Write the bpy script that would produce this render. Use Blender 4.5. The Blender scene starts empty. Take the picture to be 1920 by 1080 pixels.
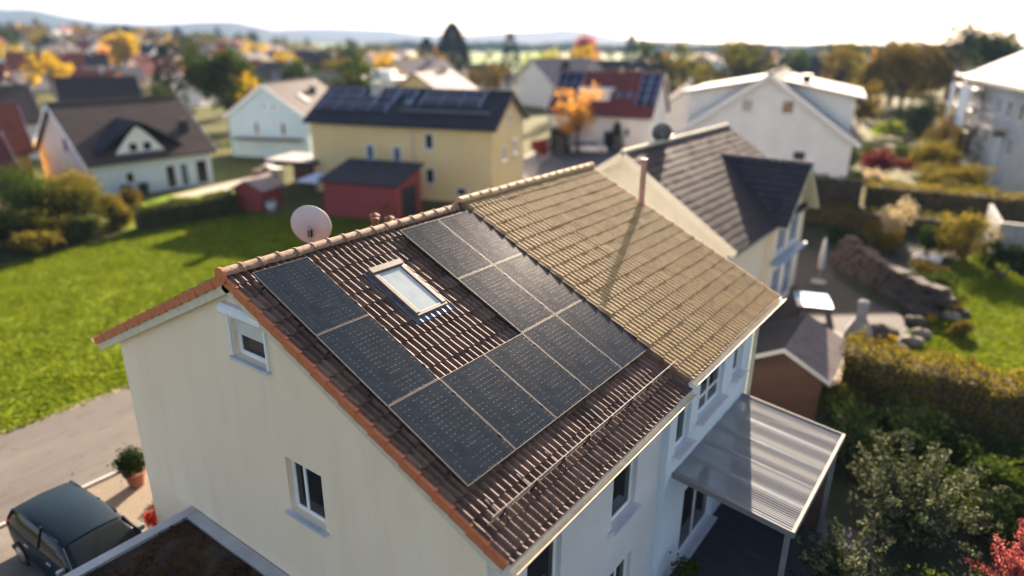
import bpy, math, random
import numpy as np
from mathutils import Matrix, Vector
PI=math.pi
scene=bpy.context.scene
col=scene.collection
R=math.radians
rng=np.random.default_rng(7)
random.seed(5)
# ------------------------------------------------------------------ node materials
def newmat(name):
    m=bpy.data.materials.new(name); m.use_nodes=True
    nt=m.node_tree; nt.nodes.clear()
    out=nt.nodes.new('ShaderNodeOutputMaterial')
    return m,nt,out
def c4(c): return (c[0],c[1],c[2],1)
def noise(nt,vec,scale,detail=4,rough=.6):
    n=nt.nodes.new('ShaderNodeTexNoise'); n.inputs['Scale'].default_value=scale
    n.inputs['Detail'].default_value=detail; n.inputs['Roughness'].default_value=rough
    nt.links.new(vec,n.inputs['Vector']); return n.outputs['Fac']
def ramp(nt,fac,cols,lo=.3,hi=.7):
    r=nt.nodes.new('ShaderNodeValToRGB'); e=r.color_ramp.elements
    n=len(cols)
    e[0].position=lo; e[0].color=c4(cols[0]); e[1].position=hi; e[1].color=c4(cols[-1])
    for i in range(1,n-1):
        k=e.new(lo+(hi-lo)*i/(n-1)); k.color=c4(cols[i])
    nt.links.new(fac,r.inputs['Fac']); return r.outputs['Color']
def mixc(nt,fac,a,b,mode='MIX'):
    m=nt.nodes.new('ShaderNodeMix'); m.data_type='RGBA'; m.blend_type=mode
    if isinstance(fac,(int,float)): m.inputs[0].default_value=fac
    else: nt.links.new(fac,m.inputs[0])
    for s,v in ((m.inputs[6],a),(m.inputs[7],b)):
        if isinstance(v,tuple): s.default_value=c4(v)
        else: nt.links.new(v,s)
    return m.outputs[2]
def coord(nt,which='Object',scale=None):
    t=nt.nodes.new('ShaderNodeTexCoord').outputs[which]
    if scale:
        mp=nt.nodes.new('ShaderNodeMapping'); mp.inputs['Scale'].default_value=scale
        nt.links.new(t,mp.inputs['Vector']); t=mp.outputs['Vector']
    return t
def M(name,cols,sc=3,rough=.8,bump=0,bsc=30,metal=0,spec=.4,lo=.3,hi=.7,stretch=None,fine=None,coat=0,which='Object',rvar=0):
    m,nt,out=newmat(name); p=nt.nodes.new('ShaderNodeBsdfPrincipled')
    nt.links.new(p.outputs[0],out.inputs[0])
    v=coord(nt,which,stretch)
    if isinstance(cols,tuple): cols=[tuple(c*.88 for c in cols),cols,tuple(min(1,c*1.08) for c in cols)]
    c=ramp(nt,noise(nt,v,sc,5),cols,lo,hi)
    if fine:
        c=mixc(nt,ramp(nt,noise(nt,v,fine[0],3,.7),[(0,0,0),(1,1,1)],fine[2],fine[3]),c,fine[1])
    nt.links.new(c,p.inputs['Base Color'])
    p.inputs['Roughness'].default_value=rough; p.inputs['Metallic'].default_value=metal
    p.inputs['Specular IOR Level'].default_value=spec
    if coat: p.inputs['Coat Weight'].default_value=coat; p.inputs['Coat Roughness'].default_value=.08
    if rvar:
        nt.links.new(ramp(nt,noise(nt,v,sc*4,4),[(rough-rvar,)*3,(rough+rvar,)*3],.3,.7),p.inputs['Roughness'])
    if bump:
        b=nt.nodes.new('ShaderNodeBump'); b.inputs['Strength'].default_value=bump; b.inputs['Distance'].default_value=.02
        nt.links.new(noise(nt,v,bsc,5,.65),b.inputs['Height']); nt.links.new(b.outputs[0],p.inputs['Normal'])
    return m
def leafmat(name,cols,tr=.4,sc=.8):
    m,nt,out=newmat(name)
    g=nt.nodes.new('ShaderNodeNewGeometry')
    v=coord(nt)
    f=nt.nodes.new('ShaderNodeMath'); f.operation='MULTIPLY_ADD'
    nt.links.new(g.outputs['Random Per Island'],f.inputs[0]); f.inputs[1].default_value=.45
    k=nt.nodes.new('ShaderNodeMath'); k.operation='MULTIPLY'; nt.links.new(noise(nt,v,sc,3),k.inputs[0]); k.inputs[1].default_value=.6
    nt.links.new(k.outputs[0],f.inputs[2])
    c=ramp(nt,f.outputs[0],cols,.25,.8)
    d=nt.nodes.new('ShaderNodeBsdfDiffuse'); t=nt.nodes.new('ShaderNodeBsdfTranslucent')
    nt.links.new(c,d.inputs[0]); nt.links.new(c,t.inputs[0])
    s=nt.nodes.new('ShaderNodeMixShader'); s.inputs[0].default_value=tr
    nt.links.new(d.outputs[0],s.inputs[1]); nt.links.new(t.outputs[0],s.inputs[2]); nt.links.new(s.outputs[0],out.inputs[0])
    return m
def tilemat(name,cols,tw=.3,th=.34,rough=.62,lich=None,band=0,spec=.5):
    # baked-clay colour that changes tile by tile and is mottled with soot and lichen; uses the UV map laid along the slope (metres)
    m,nt,out=newmat(name); p=nt.nodes.new('ShaderNodeBsdfPrincipled'); nt.links.new(p.outputs[0],out.inputs[0])
    uv=coord(nt,'UV')
    d=nt.nodes.new('ShaderNodeVectorMath'); d.operation='DIVIDE'; nt.links.new(uv,d.inputs[0]); d.inputs[1].default_value=(tw,th,1)
    fl=nt.nodes.new('ShaderNodeVectorMath'); fl.operation='FLOOR'; nt.links.new(d.outputs[0],fl.inputs[0])
    w=nt.nodes.new('ShaderNodeTexWhiteNoise'); w.noise_dimensions='2D'; nt.links.new(fl.outputs[0],w.inputs['Vector'])
    c=ramp(nt,w.outputs['Value'],cols,.0,1.)
    ob=coord(nt)
    c=mixc(nt,ramp(nt,noise(nt,ob,9,6,.75),[(0,0,0),(.75,.75,.75)],.46,.72),c,tuple(x*.35 for x in cols[0]))
    if lich: c=mixc(nt,ramp(nt,noise(nt,ob,lich[1],6,.8),[(0,0,0),(1,1,1)],lich[2],lich[3]),c,lich[0])
    nt.links.new(c,p.inputs['Base Color']); p.inputs['Roughness'].default_value=rough; p.inputs['Specular IOR Level'].default_value=spec
    b=nt.nodes.new('ShaderNodeBump'); b.inputs['Strength'].default_value=.5; b.inputs['Distance'].default_value=.006
    nt.links.new(noise(nt,ob,60,5,.7),b.inputs['Height']); nt.links.new(b.outputs[0],p.inputs['Normal'])
    return m
MT={}
MT['terracotta']=tilemat('brown clay tile',[(.095,.050,.034),(.15,.083,.056),(.215,.128,.088),(.12,.064,.044)],rough=.60,spec=.28)
MT['yellowtile']=tilemat('lichen yellowed tile',[(.40,.25,.11),(.50,.335,.155),(.44,.285,.13)],rough=.7,lich=((.50,.36,.155),3,.45,.7),spec=.3)
MT['slate']=tilemat('grey concrete tile',[(.040,.036,.046),(.058,.052,.062),(.048,.043,.052)],rough=.85,spec=.1)
MT['ridge']=M('ridge tile clay',[(.17,.095,.06),(.36,.215,.135),(.44,.28,.18)],sc=9,rough=.75,bump=.8,bsc=60,fine=(34,(.07,.055,.045),.52,.66))
MT['ridge_y']=M('yellowed ridge tile',[(.36,.25,.14),(.52,.38,.23)],sc=6,rough=.8,bump=.5)
MT['ridge_w']=M('pale weathered ridge tile',[(.40,.36,.26),(.55,.50,.36)],sc=4,rough=.8,bump=.5)
MT['verge']=M('orange verge tile',[(.44,.11,.045),(.56,.16,.065),(.48,.125,.05)],sc=5,rough=.65,bump=.3,fine=(14,(.22,.07,.04),.6,.85))
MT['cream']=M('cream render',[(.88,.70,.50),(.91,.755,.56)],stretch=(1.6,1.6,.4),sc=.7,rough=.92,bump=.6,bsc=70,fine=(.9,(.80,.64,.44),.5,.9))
MT['creamtrim']=M('cream painted wood',[(.52,.46,.33),(.66,.60,.45)],sc=6,rough=.6)
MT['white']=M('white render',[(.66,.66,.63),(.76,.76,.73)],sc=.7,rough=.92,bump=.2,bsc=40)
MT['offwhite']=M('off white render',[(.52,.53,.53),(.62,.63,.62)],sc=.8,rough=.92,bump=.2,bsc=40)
MT['ltblue']=M('pale blue render',[(.42,.56,.60),(.50,.64,.68)],sc=.5,rough=.9)
MT['bluewhite']=M('blue white render',[(.50,.60,.66),(.60,.69,.74)],sc=.5,rough=.9)
MT['yellow']=M('yellow render',[(.66,.49,.24),(.72,.56,.30)],sc=.4,rough=.92,bump=.1)
MT['pink']=M('pink render',[(.60,.47,.44),(.70,.56,.52)],sc=.4,rough=.9)
MT['orangewall']=M('orange render',[(.52,.30,.07),(.62,.38,.10)],sc=.5,rough=.9)
MT['redwood']=M('red painted boards',[(.20,.035,.035),(.30,.055,.05)],sc=2,rough=.8,stretch=(6,6,.6))
MT['brownwood']=M('brown shed boards',[(.07,.034,.022),(.13,.065,.04)],sc=2,rough=.8,stretch=(.6,.6,10),bump=.5)
MT['darkroof']=M('dark slate roof',[(.018,.022,.030),(.035,.04,.05)],sc=2,rough=.75,bump=.5,bsc=12,spec=.07)
MT['greyroof']=M('grey brown roof',[(.030,.027,.026),(.048,.043,.041)],sc=2,rough=.7,bump=.5,bsc=10,spec=.07)
MT['stripedroof']=M('brown concrete roof',[(.05,.04,.037),(.085,.07,.064)],sc=1.2,rough=.75,stretch=(.5,6,6),bump=.4,bsc=6,spec=.07)
MT['redroof']=M('dark red roof',[(.10,.028,.028),(.17,.05,.045)],sc=2,rough=.7,bump=.5,bsc=10,spec=.07)
MT['orangeroof']=M('red clay roof',[(.15,.045,.03),(.24,.075,.048)],sc=2,rough=.75,bump=.5,bsc=10,spec=.07)
MT['mauveroof']=M('pale mauve roof',[(.17,.14,.135),(.25,.21,.20)],sc=2,rough=.75,bump=.4,spec=.07)
MT['lightroof']=M('pale sheet roof',[(.30,.30,.29),(.42,.41,.39)],sc=1,rough=.8,spec=.15)
MT['zinc']=M('zinc',[(.30,.33,.36),(.42,.45,.48)],sc=5,rough=.42,metal=.75)
MT['alu']=M('anodised aluminium',[(.62,.60,.55),(.75,.72,.66)],sc=8,rough=.38,metal=.7)
MT['pvframe']=M('module frame',[(.12,.11,.10),(.18,.165,.145)],sc=8,rough=.5,metal=.3,spec=.3)
MT['oliveleaf']=M('dried twigs',[(.06,.055,.03),(.12,.11,.06)],sc=5,rough=1)
MT['darkmetal']=M('dark metal',[(.02,.022,.025),(.045,.048,.05)],sc=5,rough=.5,metal=.5)
MT['frame']=M('white window frame',[(.70,.71,.71),(.80,.81,.81)],sc=3,rough=.45)
MT['sill']=M('pale sill metal',[(.48,.52,.58),(.60,.64,.70)],sc=3,rough=.5,metal=.2)
MT['shutter']=M('grey white roller shutter',[(.50,.50,.47),(.62,.62,.58)],sc=2,rough=.6,stretch=(1,1,18))
MT['dish']=M('pale grey dish',[(.46,.43,.45),(.58,.53,.54)],sc=2,rough=.5)
MT['dishdark']=M('dark grey dish',[(.06,.07,.08),(.09,.10,.11)],sc=2,rough=.5)
MT['pipe']=M('faded pipe',[(.30,.17,.13),(.40,.25,.20)],sc=3,rough=.7)
MT['stucco_chim']=M('pale chimney',[(.40,.38,.34),(.52,.49,.44)],sc=3,rough=.9)
MT['concrete']=M('concrete',[(.25,.245,.235),(.38,.37,.35)],sc=2,rough=.9,bump=.4)
MT['coping']=M('metal parapet cover',[(.34,.36,.38),(.46,.48,.50)],sc=2,rough=.5,metal=.3)
MT['asphalt']=M('worn asphalt',[(.085,.076,.068),(.11,.10,.09),(.13,.118,.10)],sc=.35,rough=.9,bump=.4,bsc=40,stretch=(2.2,.5,1),fine=(2.5,(.065,.058,.052),.56,.75))
MT['asphalt2']=M('dark street asphalt',[(.05,.055,.065),(.075,.08,.09)],sc=.6,rough=.85)
MT['gravel']=M('pale gravel bed',[(.12,.10,.075),(.22,.185,.135),(.15,.128,.10)],sc=9,rough=.95,bump=1,bsc=22)
MT['kerb']=M('kerb stone',[(.30,.29,.27),(.42,.40,.37)],sc=4,rough=.9,bump=.4)
MT['paving']=M('terrace paving',[(.02,.018,.018),(.035,.03,.028)],sc=2,rough=.85,bump=.4)  # darkened slab colour replaces house shadow that does not reach the terrace
MT['bluepaving']=M('blue grey terrace slabs',[(.022,.028,.036),(.040,.048,.056)],sc=1.5,rough=.8,bump=.3,stretch=(1,4,1))
MT['paleslab']=M('pale sandstone slabs',[(.14,.12,.095),(.23,.20,.16)],sc=3,rough=.9,bump=.4)
MT['soil']=M('sedum roof substrate',[(.02,.015,.012),(.055,.035,.025),(.09,.05,.025)],sc=3,rough=1,bump=1,bsc=18,lo=.35,hi=.7)
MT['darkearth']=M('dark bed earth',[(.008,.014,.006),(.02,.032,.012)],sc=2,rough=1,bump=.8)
MT['stone']=M('rubble stone',[(.035,.028,.023),(.085,.068,.055)],sc=2.5,rough=.95,bump=1,bsc=8)  # colour darkened to stand in for a cast shadow missing on the wall
MT['bark']=M('bark',[(.045,.035,.026),(.10,.08,.06)],sc=6,rough=.95,bump=1,bsc=20,stretch=(1,1,.3))
MT['terrapot']=M('terracotta pot',[(.17,.065,.04),(.24,.10,.06)],sc=4,rough=.8)
MT['pale']=M('pale painted',(.72,.71,.66),sc=2,rough=.7)
MT['tablew']=M('white table top',(.80,.80,.76),sc=2,rough=.5)
MT['bluecloth']=M('blue cloth',(.10,.34,.46),sc=2,rough=.7)
MT['bluesteel']=M('blue canopy sheet',[(.18,.30,.42),(.30,.42,.54)],sc=2,rough=.6)
MT['grillstone']=M('pale cast stone',[(.20,.205,.21),(.28,.28,.28)],sc=3,rough=.9,bump=.3)
MT['tyre']=M('tyre',(.02,.02,.02),sc=5,rough=.9)
MT['rim']=M('alloy rim',(.5,.5,.5),sc=5,rough=.35,metal=.9)
MT['carpaint']=M('dark teal car paint',[(.004,.014,.024),(.006,.02,.032)],sc=1,rough=.45,metal=.0,spec=.12)
MT['carwhite']=M('white car paint',(.7,.7,.7),sc=1,rough=.3,coat=1)
MT['carglass']=M('dark car glass',(.012,.018,.02),sc=1,rough=.08,spec=.35)
MT['blackplastic']=M('black plastic',(.015,.015,.016),sc=2,rough=.6)
MT['redlamp']=M('red lamp',(.35,.02,.02),sc=2,rough=.2)
MT['patiosheet']=M('ribbed translucent sheet',[(.22,.24,.25),(.30,.315,.32)],sc=.9,rough=.75,stretch=(.15,1,1),spec=.1)
m_=MT['patiosheet']; n_=m_.node_tree; b_=[x for x in n_.nodes if x.type=='BSDF_PRINCIPLED'][0]; o_=[x for x in n_.nodes if x.type=='OUTPUT_MATERIAL'][0]
t_=n_.nodes.new('ShaderNodeBsdfTransparent'); x_=n_.nodes.new('ShaderNodeMixShader'); x_.inputs[0].default_value=.38; t_.inputs[0].default_value=(.75,.8,.85,1)
n_.links.new(b_.outputs[0],x_.inputs[1]); n_.links.new(t_.outputs[0],x_.inputs[2]); n_.links.new(x_.outputs[0],o_.inputs[0])
MT['scaffblue']=M('blue scaffold net',[(.08,.17,.28),(.16,.27,.40)],sc=1.5,rough=.8)
MT['bluegrey']=M('blue grey render',[(.26,.32,.38),(.36,.42,.48)],sc=.6,rough=.9)
def glassmat(name,col_,rough=.08,spec=.3):
    return M(name,[tuple(c*.7 for c in col_),col_],sc=1.3,rough=rough,spec=spec)
MT['glass']=glassmat('dark window glass',(.025,.028,.03))
MT['glass_pale']=glassmat('curtained window glass',(.38,.36,.32),.2)
MT['glass_blue']=glassmat('blue window glass',(.10,.17,.24))
MT['skyglass']=M('roof window glass',[(.26,.33,.34),(.34,.41,.42)],sc=2,rough=.12,spec=.5)
# photovoltaic glass : dark blue black cells with fine dust
def pvmat():
    m,nt,out=newmat('photovoltaic glass'); p=nt.nodes.new('ShaderNodeBsdfPrincipled'); nt.links.new(p.outputs[0],out.inputs[0])
    ob=coord(nt)
    sep=nt.nodes.new('ShaderNodeSeparateXYZ'); nt.links.new(ob,sep.inputs[0])
    def mth(op,a,b=None):
        n=nt.nodes.new('ShaderNodeMath'); n.operation=op
        for i,x in enumerate((a,b)):
            if x is None: continue
            if isinstance(x,(int,float)): n.inputs[i].default_value=x
            else: nt.links.new(x,n.inputs[i])
        return n.outputs[0]
    def line(co,off,pitch,w):
        f=mth('FRACT',mth('DIVIDE',mth('SUBTRACT',co,off),pitch))
        return mth('LESS_THAN',f,w)
    l1=line(sep.outputs[0],.017,.1842,.02); l2=line(sep.outputs[1],.03,.0928,.025)
    g=mth('MAXIMUM',l1,l2)
    base=ramp(nt,noise(nt,ob,3,3),[(.010,.018,.028),(.016,.026,.038)],.3,.7)
    c=mixc(nt,g,base,(.006,.008,.012))
    c=mixc(nt,ramp(nt,noise(nt,ob,120,4,.8),[(0,0,0),(.12,.12,.12)],.55,.8),c,(.10,.105,.11))
    nt.links.new(c,p.inputs['Base Color'])
    nt.links.new(ramp(nt,noise(nt,ob,5,5,.7),[(.20,.20,.20),(.25,.25,.25)],.3,.7),p.inputs['Roughness'])
    p.inputs['Specular IOR Level'].default_value=.035
    return m
MT['pv']=pvmat()
MT['pvfar']=M('blue black module',[(.008,.013,.035),(.014,.022,.055)],sc=2,rough=.4,spec=.2)
MT['pvline']=M('module edge',(.30,.40,.55),sc=2,rough=.5)
# foliage
LF=dict(
 green=leafmat('green leaf',[(.010,.022,.006),(.035,.06,.011),(.095,.13,.018)]),
 dgreen=leafmat('dark green leaf',[(.006,.014,.006),(.018,.033,.011),(.04,.06,.017)],.25),
 olive=leafmat('olive leaf',[(.03,.03,.008),(.10,.10,.018),(.22,.19,.03)]),
 hedge=leafmat('autumn hedge leaf',[(.03,.028,.008),(.13,.11,.02),(.30,.22,.035),(.17,.17,.03)],.4,1.4),
 hedgeg=leafmat('green hedge leaf',[(.02,.03,.008),(.06,.085,.015),(.14,.13,.03)],.35,1.4),
 yellow=leafmat('yellow leaf',[(.20,.14,.01),(.50,.33,.02),(.62,.44,.04)],.45),
 orange=leafmat('orange leaf',[(.40,.18,.03),(.72,.36,.07),(.82,.48,.14)],.5),
 brown=leafmat('brown orange leaf',[(.05,.037,.010),(.14,.10,.02),(.25,.165,.028)],.35),
 red=leafmat('red leaf',[(.13,.012,.012),(.36,.03,.03),(.50,.09,.05)],.4),
 pinkred=leafmat('pink red leaf',[(.16,.03,.03),(.42,.09,.08),(.50,.22,.17)],.4),
 silver=leafmat('silver green leaf',[(.02,.032,.010),(.06,.08,.03),(.30,.31,.20)],.3,2),
 lime=leafmat('lime leaf',[(.12,.17,.01),(.28,.36,.02),(.40,.46,.04)],.45),
 maroon=leafmat('maroon leaf',[(.03,.006,.008),(.11,.014,.018),(.24,.03,.03)],.3),
 redfar=leafmat('soft red leaf',[(.20,.035,.035),(.42,.075,.07),(.52,.15,.11)],.4),
 pampas=leafmat('pampas plume',[(.40,.32,.18),(.62,.52,.33)],.4),
 grass=leafmat('lawn blade',[(.070,.115,.006),(.12,.17,.010),(.18,.215,.018)],.5,.2),
 sedum=leafmat('sedum',[(.03,.025,.012),(.08,.05,.02),(.17,.05,.02),(.05,.06,.02)],.3,3),
 conifer=leafmat('conifer needles',[(.008,.018,.013),(.02,.038,.024),(.035,.055,.03)],.15),
)
# ------------------------------------------------------------------ mesh helpers
class MB:
    def __init__(s): s.v=[]; s.f=[]; s.sm=False
    def add(s,vs,fs):
        n=len(s.v); s.v+= [tuple(map(float,v)) for v in vs]; s.f+=[tuple(i+n for i in f) for f in fs]; return s
    def box(s,x0,x1,y0,y1,z0,z1,fr=None):
        vs=[(x,y,z) for z in (z0,z1) for y in (y0,y1) for x in (x0,x1)]
        if fr: vs=[fr(*v) for v in vs]
        return s.add(vs,[(0,2,3,1),(4,5,7,6),(0,1,5,4),(2,6,7,3),(0,4,6,2),(1,3,7,5)])
    def hexa(s,b,t):   # two quads bottom and top
        return s.add(list(b)+list(t),[(3,2,1,0),(4,5,6,7),(0,1,5,4),(1,2,6,5),(2,3,7,6),(3,0,4,7)])
    def prism(s,poly,fr,a,b): # poly in (p,q) ; fr(p,q,t)
        n=len(poly); vs=[fr(p,q,a) for p,q in poly]+[fr(p,q,b) for p,q in poly]
        return s.add(vs,[tuple(range(n-1,-1,-1)),tuple(range(n,2*n))]+[(i,(i+1)%n,n+(i+1)%n,n+i) for i in range(n)])
    def tube(s,p,q,r0,r1=None,n=8,cap=True):
        r1=r0 if r1 is None else r1
        p=Vector(p);q=Vector(q);d=(q-p).normalized()
        a=d.orthogonal().normalized(); b=d.cross(a)
        vs=[]
        for c,r in ((p,r0),(q,r1)):
            for i in range(n):
                t=2*PI*i/n; vs.append(c+a*(r*math.cos(t))+b*(r*math.sin(t)))
        fs=[(i,(i+1)%n,n+(i+1)%n,n+i) for i in range(n)]
        if cap: fs+=[tuple(range(n-1,-1,-1)),tuple(range(n,2*n))]
        return s.add(vs,fs)
    def lathe(s,prof,c=(0,0,0),n=20):
        vs=[];m=len(prof)
        for r,z in prof:
            for i in range(n):
                t=2*PI*i/n; vs.append((c[0]+r*math.cos(t),c[1]+r*math.sin(t),c[2]+z))
        fs=[(k*n+i,k*n+(i+1)%n,(k+1)*n+(i+1)%n,(k+1)*n+i) for k in range(m-1) for i in range(n)]
        return s.add(vs,fs)
    def build(s,name,mat,parent=None,smooth=False,bevel=0):
        me=bpy.data.meshes.new(name); me.from_pydata(s.v,[],s.f); me.validate(); me.update()
        if smooth: me.polygons.foreach_set('use_smooth',[True]*len(me.polygons))
        o=bpy.data.objects.new(name,me); col.objects.link(o)
        if mat: me.materials.append(MT[mat] if isinstance(mat,str) else mat)
        if parent: o.parent=parent
        if bevel:
            b=o.modifiers.new('bevel','BEVEL'); b.width=bevel; b.segments=2; b.limit_method='ANGLE'
        return o
def np_mesh(name,V,F,mat,parent=None,smooth=False,uv=None):
    me=bpy.data.meshes.new(name); n=len(F)
    me.vertices.add(len(V)); me.vertices.foreach_set('co',np.ascontiguousarray(V,dtype=np.float32).ravel())
    me.loops.add(n*4); me.loops.foreach_set('vertex_index',np.ascontiguousarray(F,dtype=np.int32).ravel())
    me.polygons.add(n); me.polygons.foreach_set('loop_start',np.arange(0,n*4,4,dtype=np.int32))
    if smooth: me.polygons.foreach_set('use_smooth',np.ones(n,dtype=bool))
    if uv is not None:
        l=me.uv_layers.new(name='UVMap'); l.data.foreach_set('uv',uv[F.ravel()].astype(np.float32).ravel())
    me.update(calc_edges=True)
    o=bpy.data.objects.new(name,me); col.objects.link(o)
    me.materials.append(MT[mat] if isinstance(mat,str) else mat)
    if parent: o.parent=parent
    return o
def tag(o,label=None,cat=None,group=None,kind=None):
    if label: o['label']=label
    if cat: o['category']=cat
    if group: o['group']=group
    if kind: o['kind']=kind
    return o
def thing(name,label,cat,loc=(0,0,0),rz=0,group=None):
    o=bpy.data.objects.new(name,None); o.empty_display_size=.2; col.objects.link(o)
    o.location=loc; o.rotation_euler=(0,0,rz); return tag(o,label,cat,group)
def copy_tree(o,parent=None):
    c=o.copy(); col.objects.link(c)
    if parent: c.parent=parent
    for ch in list(o.children): copy_tree(ch,c)
    return c
# ------------------------------------------------------------------ camera
C=Vector((10.3069,-5.8168,12.1426)); ya,pi_,ro=-.6354,.3497,.0066
F_=Vector((math.sin(ya)*math.cos(pi_),math.cos(ya)*math.cos(pi_),-math.sin(pi_)))
Rv=Vector((math.cos(ya),-math.sin(ya),0)); Uv=Rv.cross(F_)
R2=Rv*math.cos(ro)+Uv*math.sin(ro); U2=-Rv*math.sin(ro)+Uv*math.cos(ro)
cam=bpy.data.cameras.new('camera'); co=bpy.data.objects.new('camera',cam); col.objects.link(co)
co.matrix_world=Matrix(((R2.x,U2.x,-F_.x,C.x),(R2.y,U2.y,-F_.y,C.y),(R2.z,U2.z,-F_.z,C.z),(0,0,0,1)))
cam.sensor_width=36; cam.lens=1275.86/1920*36; cam.clip_end=30000; cam.clip_start=.1
cam.dof.use_dof=True; cam.dof.focus_distance=11.9; cam.dof.aperture_fstop=.17
scene.camera=co
# ------------------------------------------------------------------ light
SUN=Vector((-math.sin(R(19))*math.cos(R(20.5)),math.cos(R(19))*math.cos(R(20.5)),math.sin(R(20.5))))
sl=bpy.data.lights.new('sun','SUN'); so=bpy.data.objects.new('sun',sl); col.objects.link(so)
sl.energy=5; sl.angle=R(.55); sl.color=(1,.93,.82)
so.rotation_euler=SUN.to_track_quat('Z','Y').to_euler()
w=bpy.data.worlds.new('World'); scene.world=w; w.use_nodes=True
nt=w.node_tree; nt.nodes.clear()
sky=nt.nodes.new('ShaderNodeTexSky'); sky.sky_type='NISHITA'; sky.sun_disc=False
sky.sun_elevation=math.asin(SUN.z); sky.sun_rotation=math.atan2(SUN.x,SUN.y)
sky.air_density=.75; sky.dust_density=2.0; sky.ozone_density=1.0
bg=nt.nodes.new('ShaderNodeBackground'); bg.inputs[1].default_value=.072
wo=nt.nodes.new('ShaderNodeOutputWorld'); nt.links.new(sky.outputs[0],bg.inputs[0]); nt.links.new(bg.outputs[0],wo.inputs[0])
scene.view_settings.view_transform='Standard'; scene.view_settings.look='None'; scene.view_settings.exposure=2.2; scene.view_settings.gamma=1
scene.view_settings.use_white_balance=True; scene.view_settings.white_balance_temperature=7900; scene.view_settings.white_balance_tint=19
scene.render.engine='CYCLES'; scene.cycles.use_denoising=True
scene.cycles.max_bounces=6; scene.cycles.volume_bounces=0; scene.cycles.transparent_max_bounces=6
scene.cycles.sample_clamp_indirect=6
# ------------------------------------------------------------------ terrain
def hz(x,y):
    x=np.asarray(x,float); y=np.asarray(y,float)
    dx,dy=x-C.x,y-C.y; d=np.hypot(dx,dy); az=np.degrees(np.arctan2(dx,dy))
    s=np.clip((d-150)/380,0,1); s=s*s*(3-2*s)
    m=np.clip((-50-az)/14,0,1); m=m*m*(3-2*m)
    return 9*s*m-3*s*(1-m)
def sheet(name,poly,z,mat,kind='structure',label=None):
    mb=MB(); n=len(poly); mb.add([(x,y,z) for x,y in poly],[tuple(range(n))])
    return tag(mb.build(name,mat),kind=kind,label=label)
def groundmat():
    m,nt,out=newmat('ground'); p=nt.nodes.new('ShaderNodeBsdfPrincipled'); nt.links.new(p.outputs[0],out.inputs[0])
    ob=coord(nt)
    near=ramp(nt,noise(nt,ob,.35,6,.7),[(.035,.045,.014),(.075,.085,.02),(.10,.085,.04)],.3,.7)
    vo=nt.nodes.new('ShaderNodeTexVoronoi'); vo.inputs['Scale'].default_value=.0052
    mp=nt.nodes.new('ShaderNodeMapping'); mp.inputs['Rotation'].default_value=(0,0,.6); mp.inputs['Scale'].default_value=(.55,1.6,1)
    nt.links.new(ob,mp.inputs[0]); nt.links.new(mp.outputs[0],vo.inputs['Vector'])
    sx=nt.nodes.new('ShaderNodeSeparateColor'); nt.links.new(vo.outputs['Color'],sx.inputs[0])
    far=ramp(nt,sx.outputs[0],[(.08,.18,.015),(.11,.10,.035),(.12,.25,.018),(.06,.10,.02),(.12,.17,.03),(.10,.22,.016)],.0,1.)
    vd=nt.nodes.new('ShaderNodeVectorMath'); vd.operation='LENGTH'; nt.links.new(ob,vd.inputs[0])
    mr=nt.nodes.new('ShaderNodeMapRange'); mr.inputs[1].default_value=190; mr.inputs[2].default_value=300; nt.links.new(vd.outputs['Value'],mr.inputs[0])
    nt.links.new(mixc(nt,mr.outputs[0],near,far),p.inputs['Base Color']); p.inputs['Roughness'].default_value=.95
    p.inputs['Specular IOR Level'].default_value=.1
    return m
# polar ground sheet to the horizon
def ground():
    rs=np.concatenate([np.linspace(0,300,26),np.geomspace(330,9000,40)]); na=180
    A=np.linspace(0,2*PI,na,endpoint=False)
    V=[(C.x+r*math.sin(a),C.y+r*math.cos(a)) for r in rs for a in A]; V=np.array(V)
    Z=hz(V[:,0],V[:,1]); V=np.c_[V,Z]
    F=[(i*na+j,i*na+(j+1)%na,(i+1)*na+(j+1)%na,(i+1)*na+j) for i in range(len(rs)-1) for j in range(na)]
    o=np_mesh('ground',V,np.array(F)[:,::-1],groundmat(),smooth=True); tag(o,kind='structure')
ground()
# hills
def hills(name,r0,r1,prof,mat,seed):
    az0,az1=-86,14; na=160; A=np.linspace(az0,az1,na); g=np.random.default_rng(seed)
    rows=8; V=[];F=[]
    H=np.interp(A,[p[0] for p in prof],[p[1] for p in prof])
    H=H+np.convolve(g.normal(0,1,na+8),np.ones(9)/9,'valid')*H*.10
    for k in range(rows):
        t=k/(rows-1); r=r0+(r1-r0)*t; s=math.sin(t*PI/2)**1.3 if k<rows-1 else .9
        for a,h in zip(A,H): V.append((C.x+r*math.sin(R(a)),C.y+r*math.cos(R(a)),-6+(h+6)*s+C.z*t*.5))
    for k in range(rows-1):
        for j in range(na-1): F.append((k*na+j,k*na+j+1,(k+1)*na+j+1,(k+1)*na+j))
    tag(np_mesh(name,np.array(V),np.array(F),mat,smooth=True),kind='structure')
hillm=M('wooded hill',[(.018,.028,.014),(.03,.042,.02),(.07,.09,.035)],sc=.006,rough=1,spec=.05,lo=.35,hi=.75)
def pix_az(x): 
    d=F_+R2*((x-960)/1275.86)-U2*((66-540)/1275.86); return math.degrees(math.atan2(d.x,d.y))
def prof(pts,d): return sorted((pix_az(x),(66-y)/1275.86*d*1.0+C.z*.0) for x,y in pts)
hills('hills',2100,2900,prof([(-200,20),(0,24),(60,26),(130,36),(190,42),(300,43),(380,39),(440,38),(490,46),(530,54),(620,60),(760,66),(2100,66)],2900),hillm,1)
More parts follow.
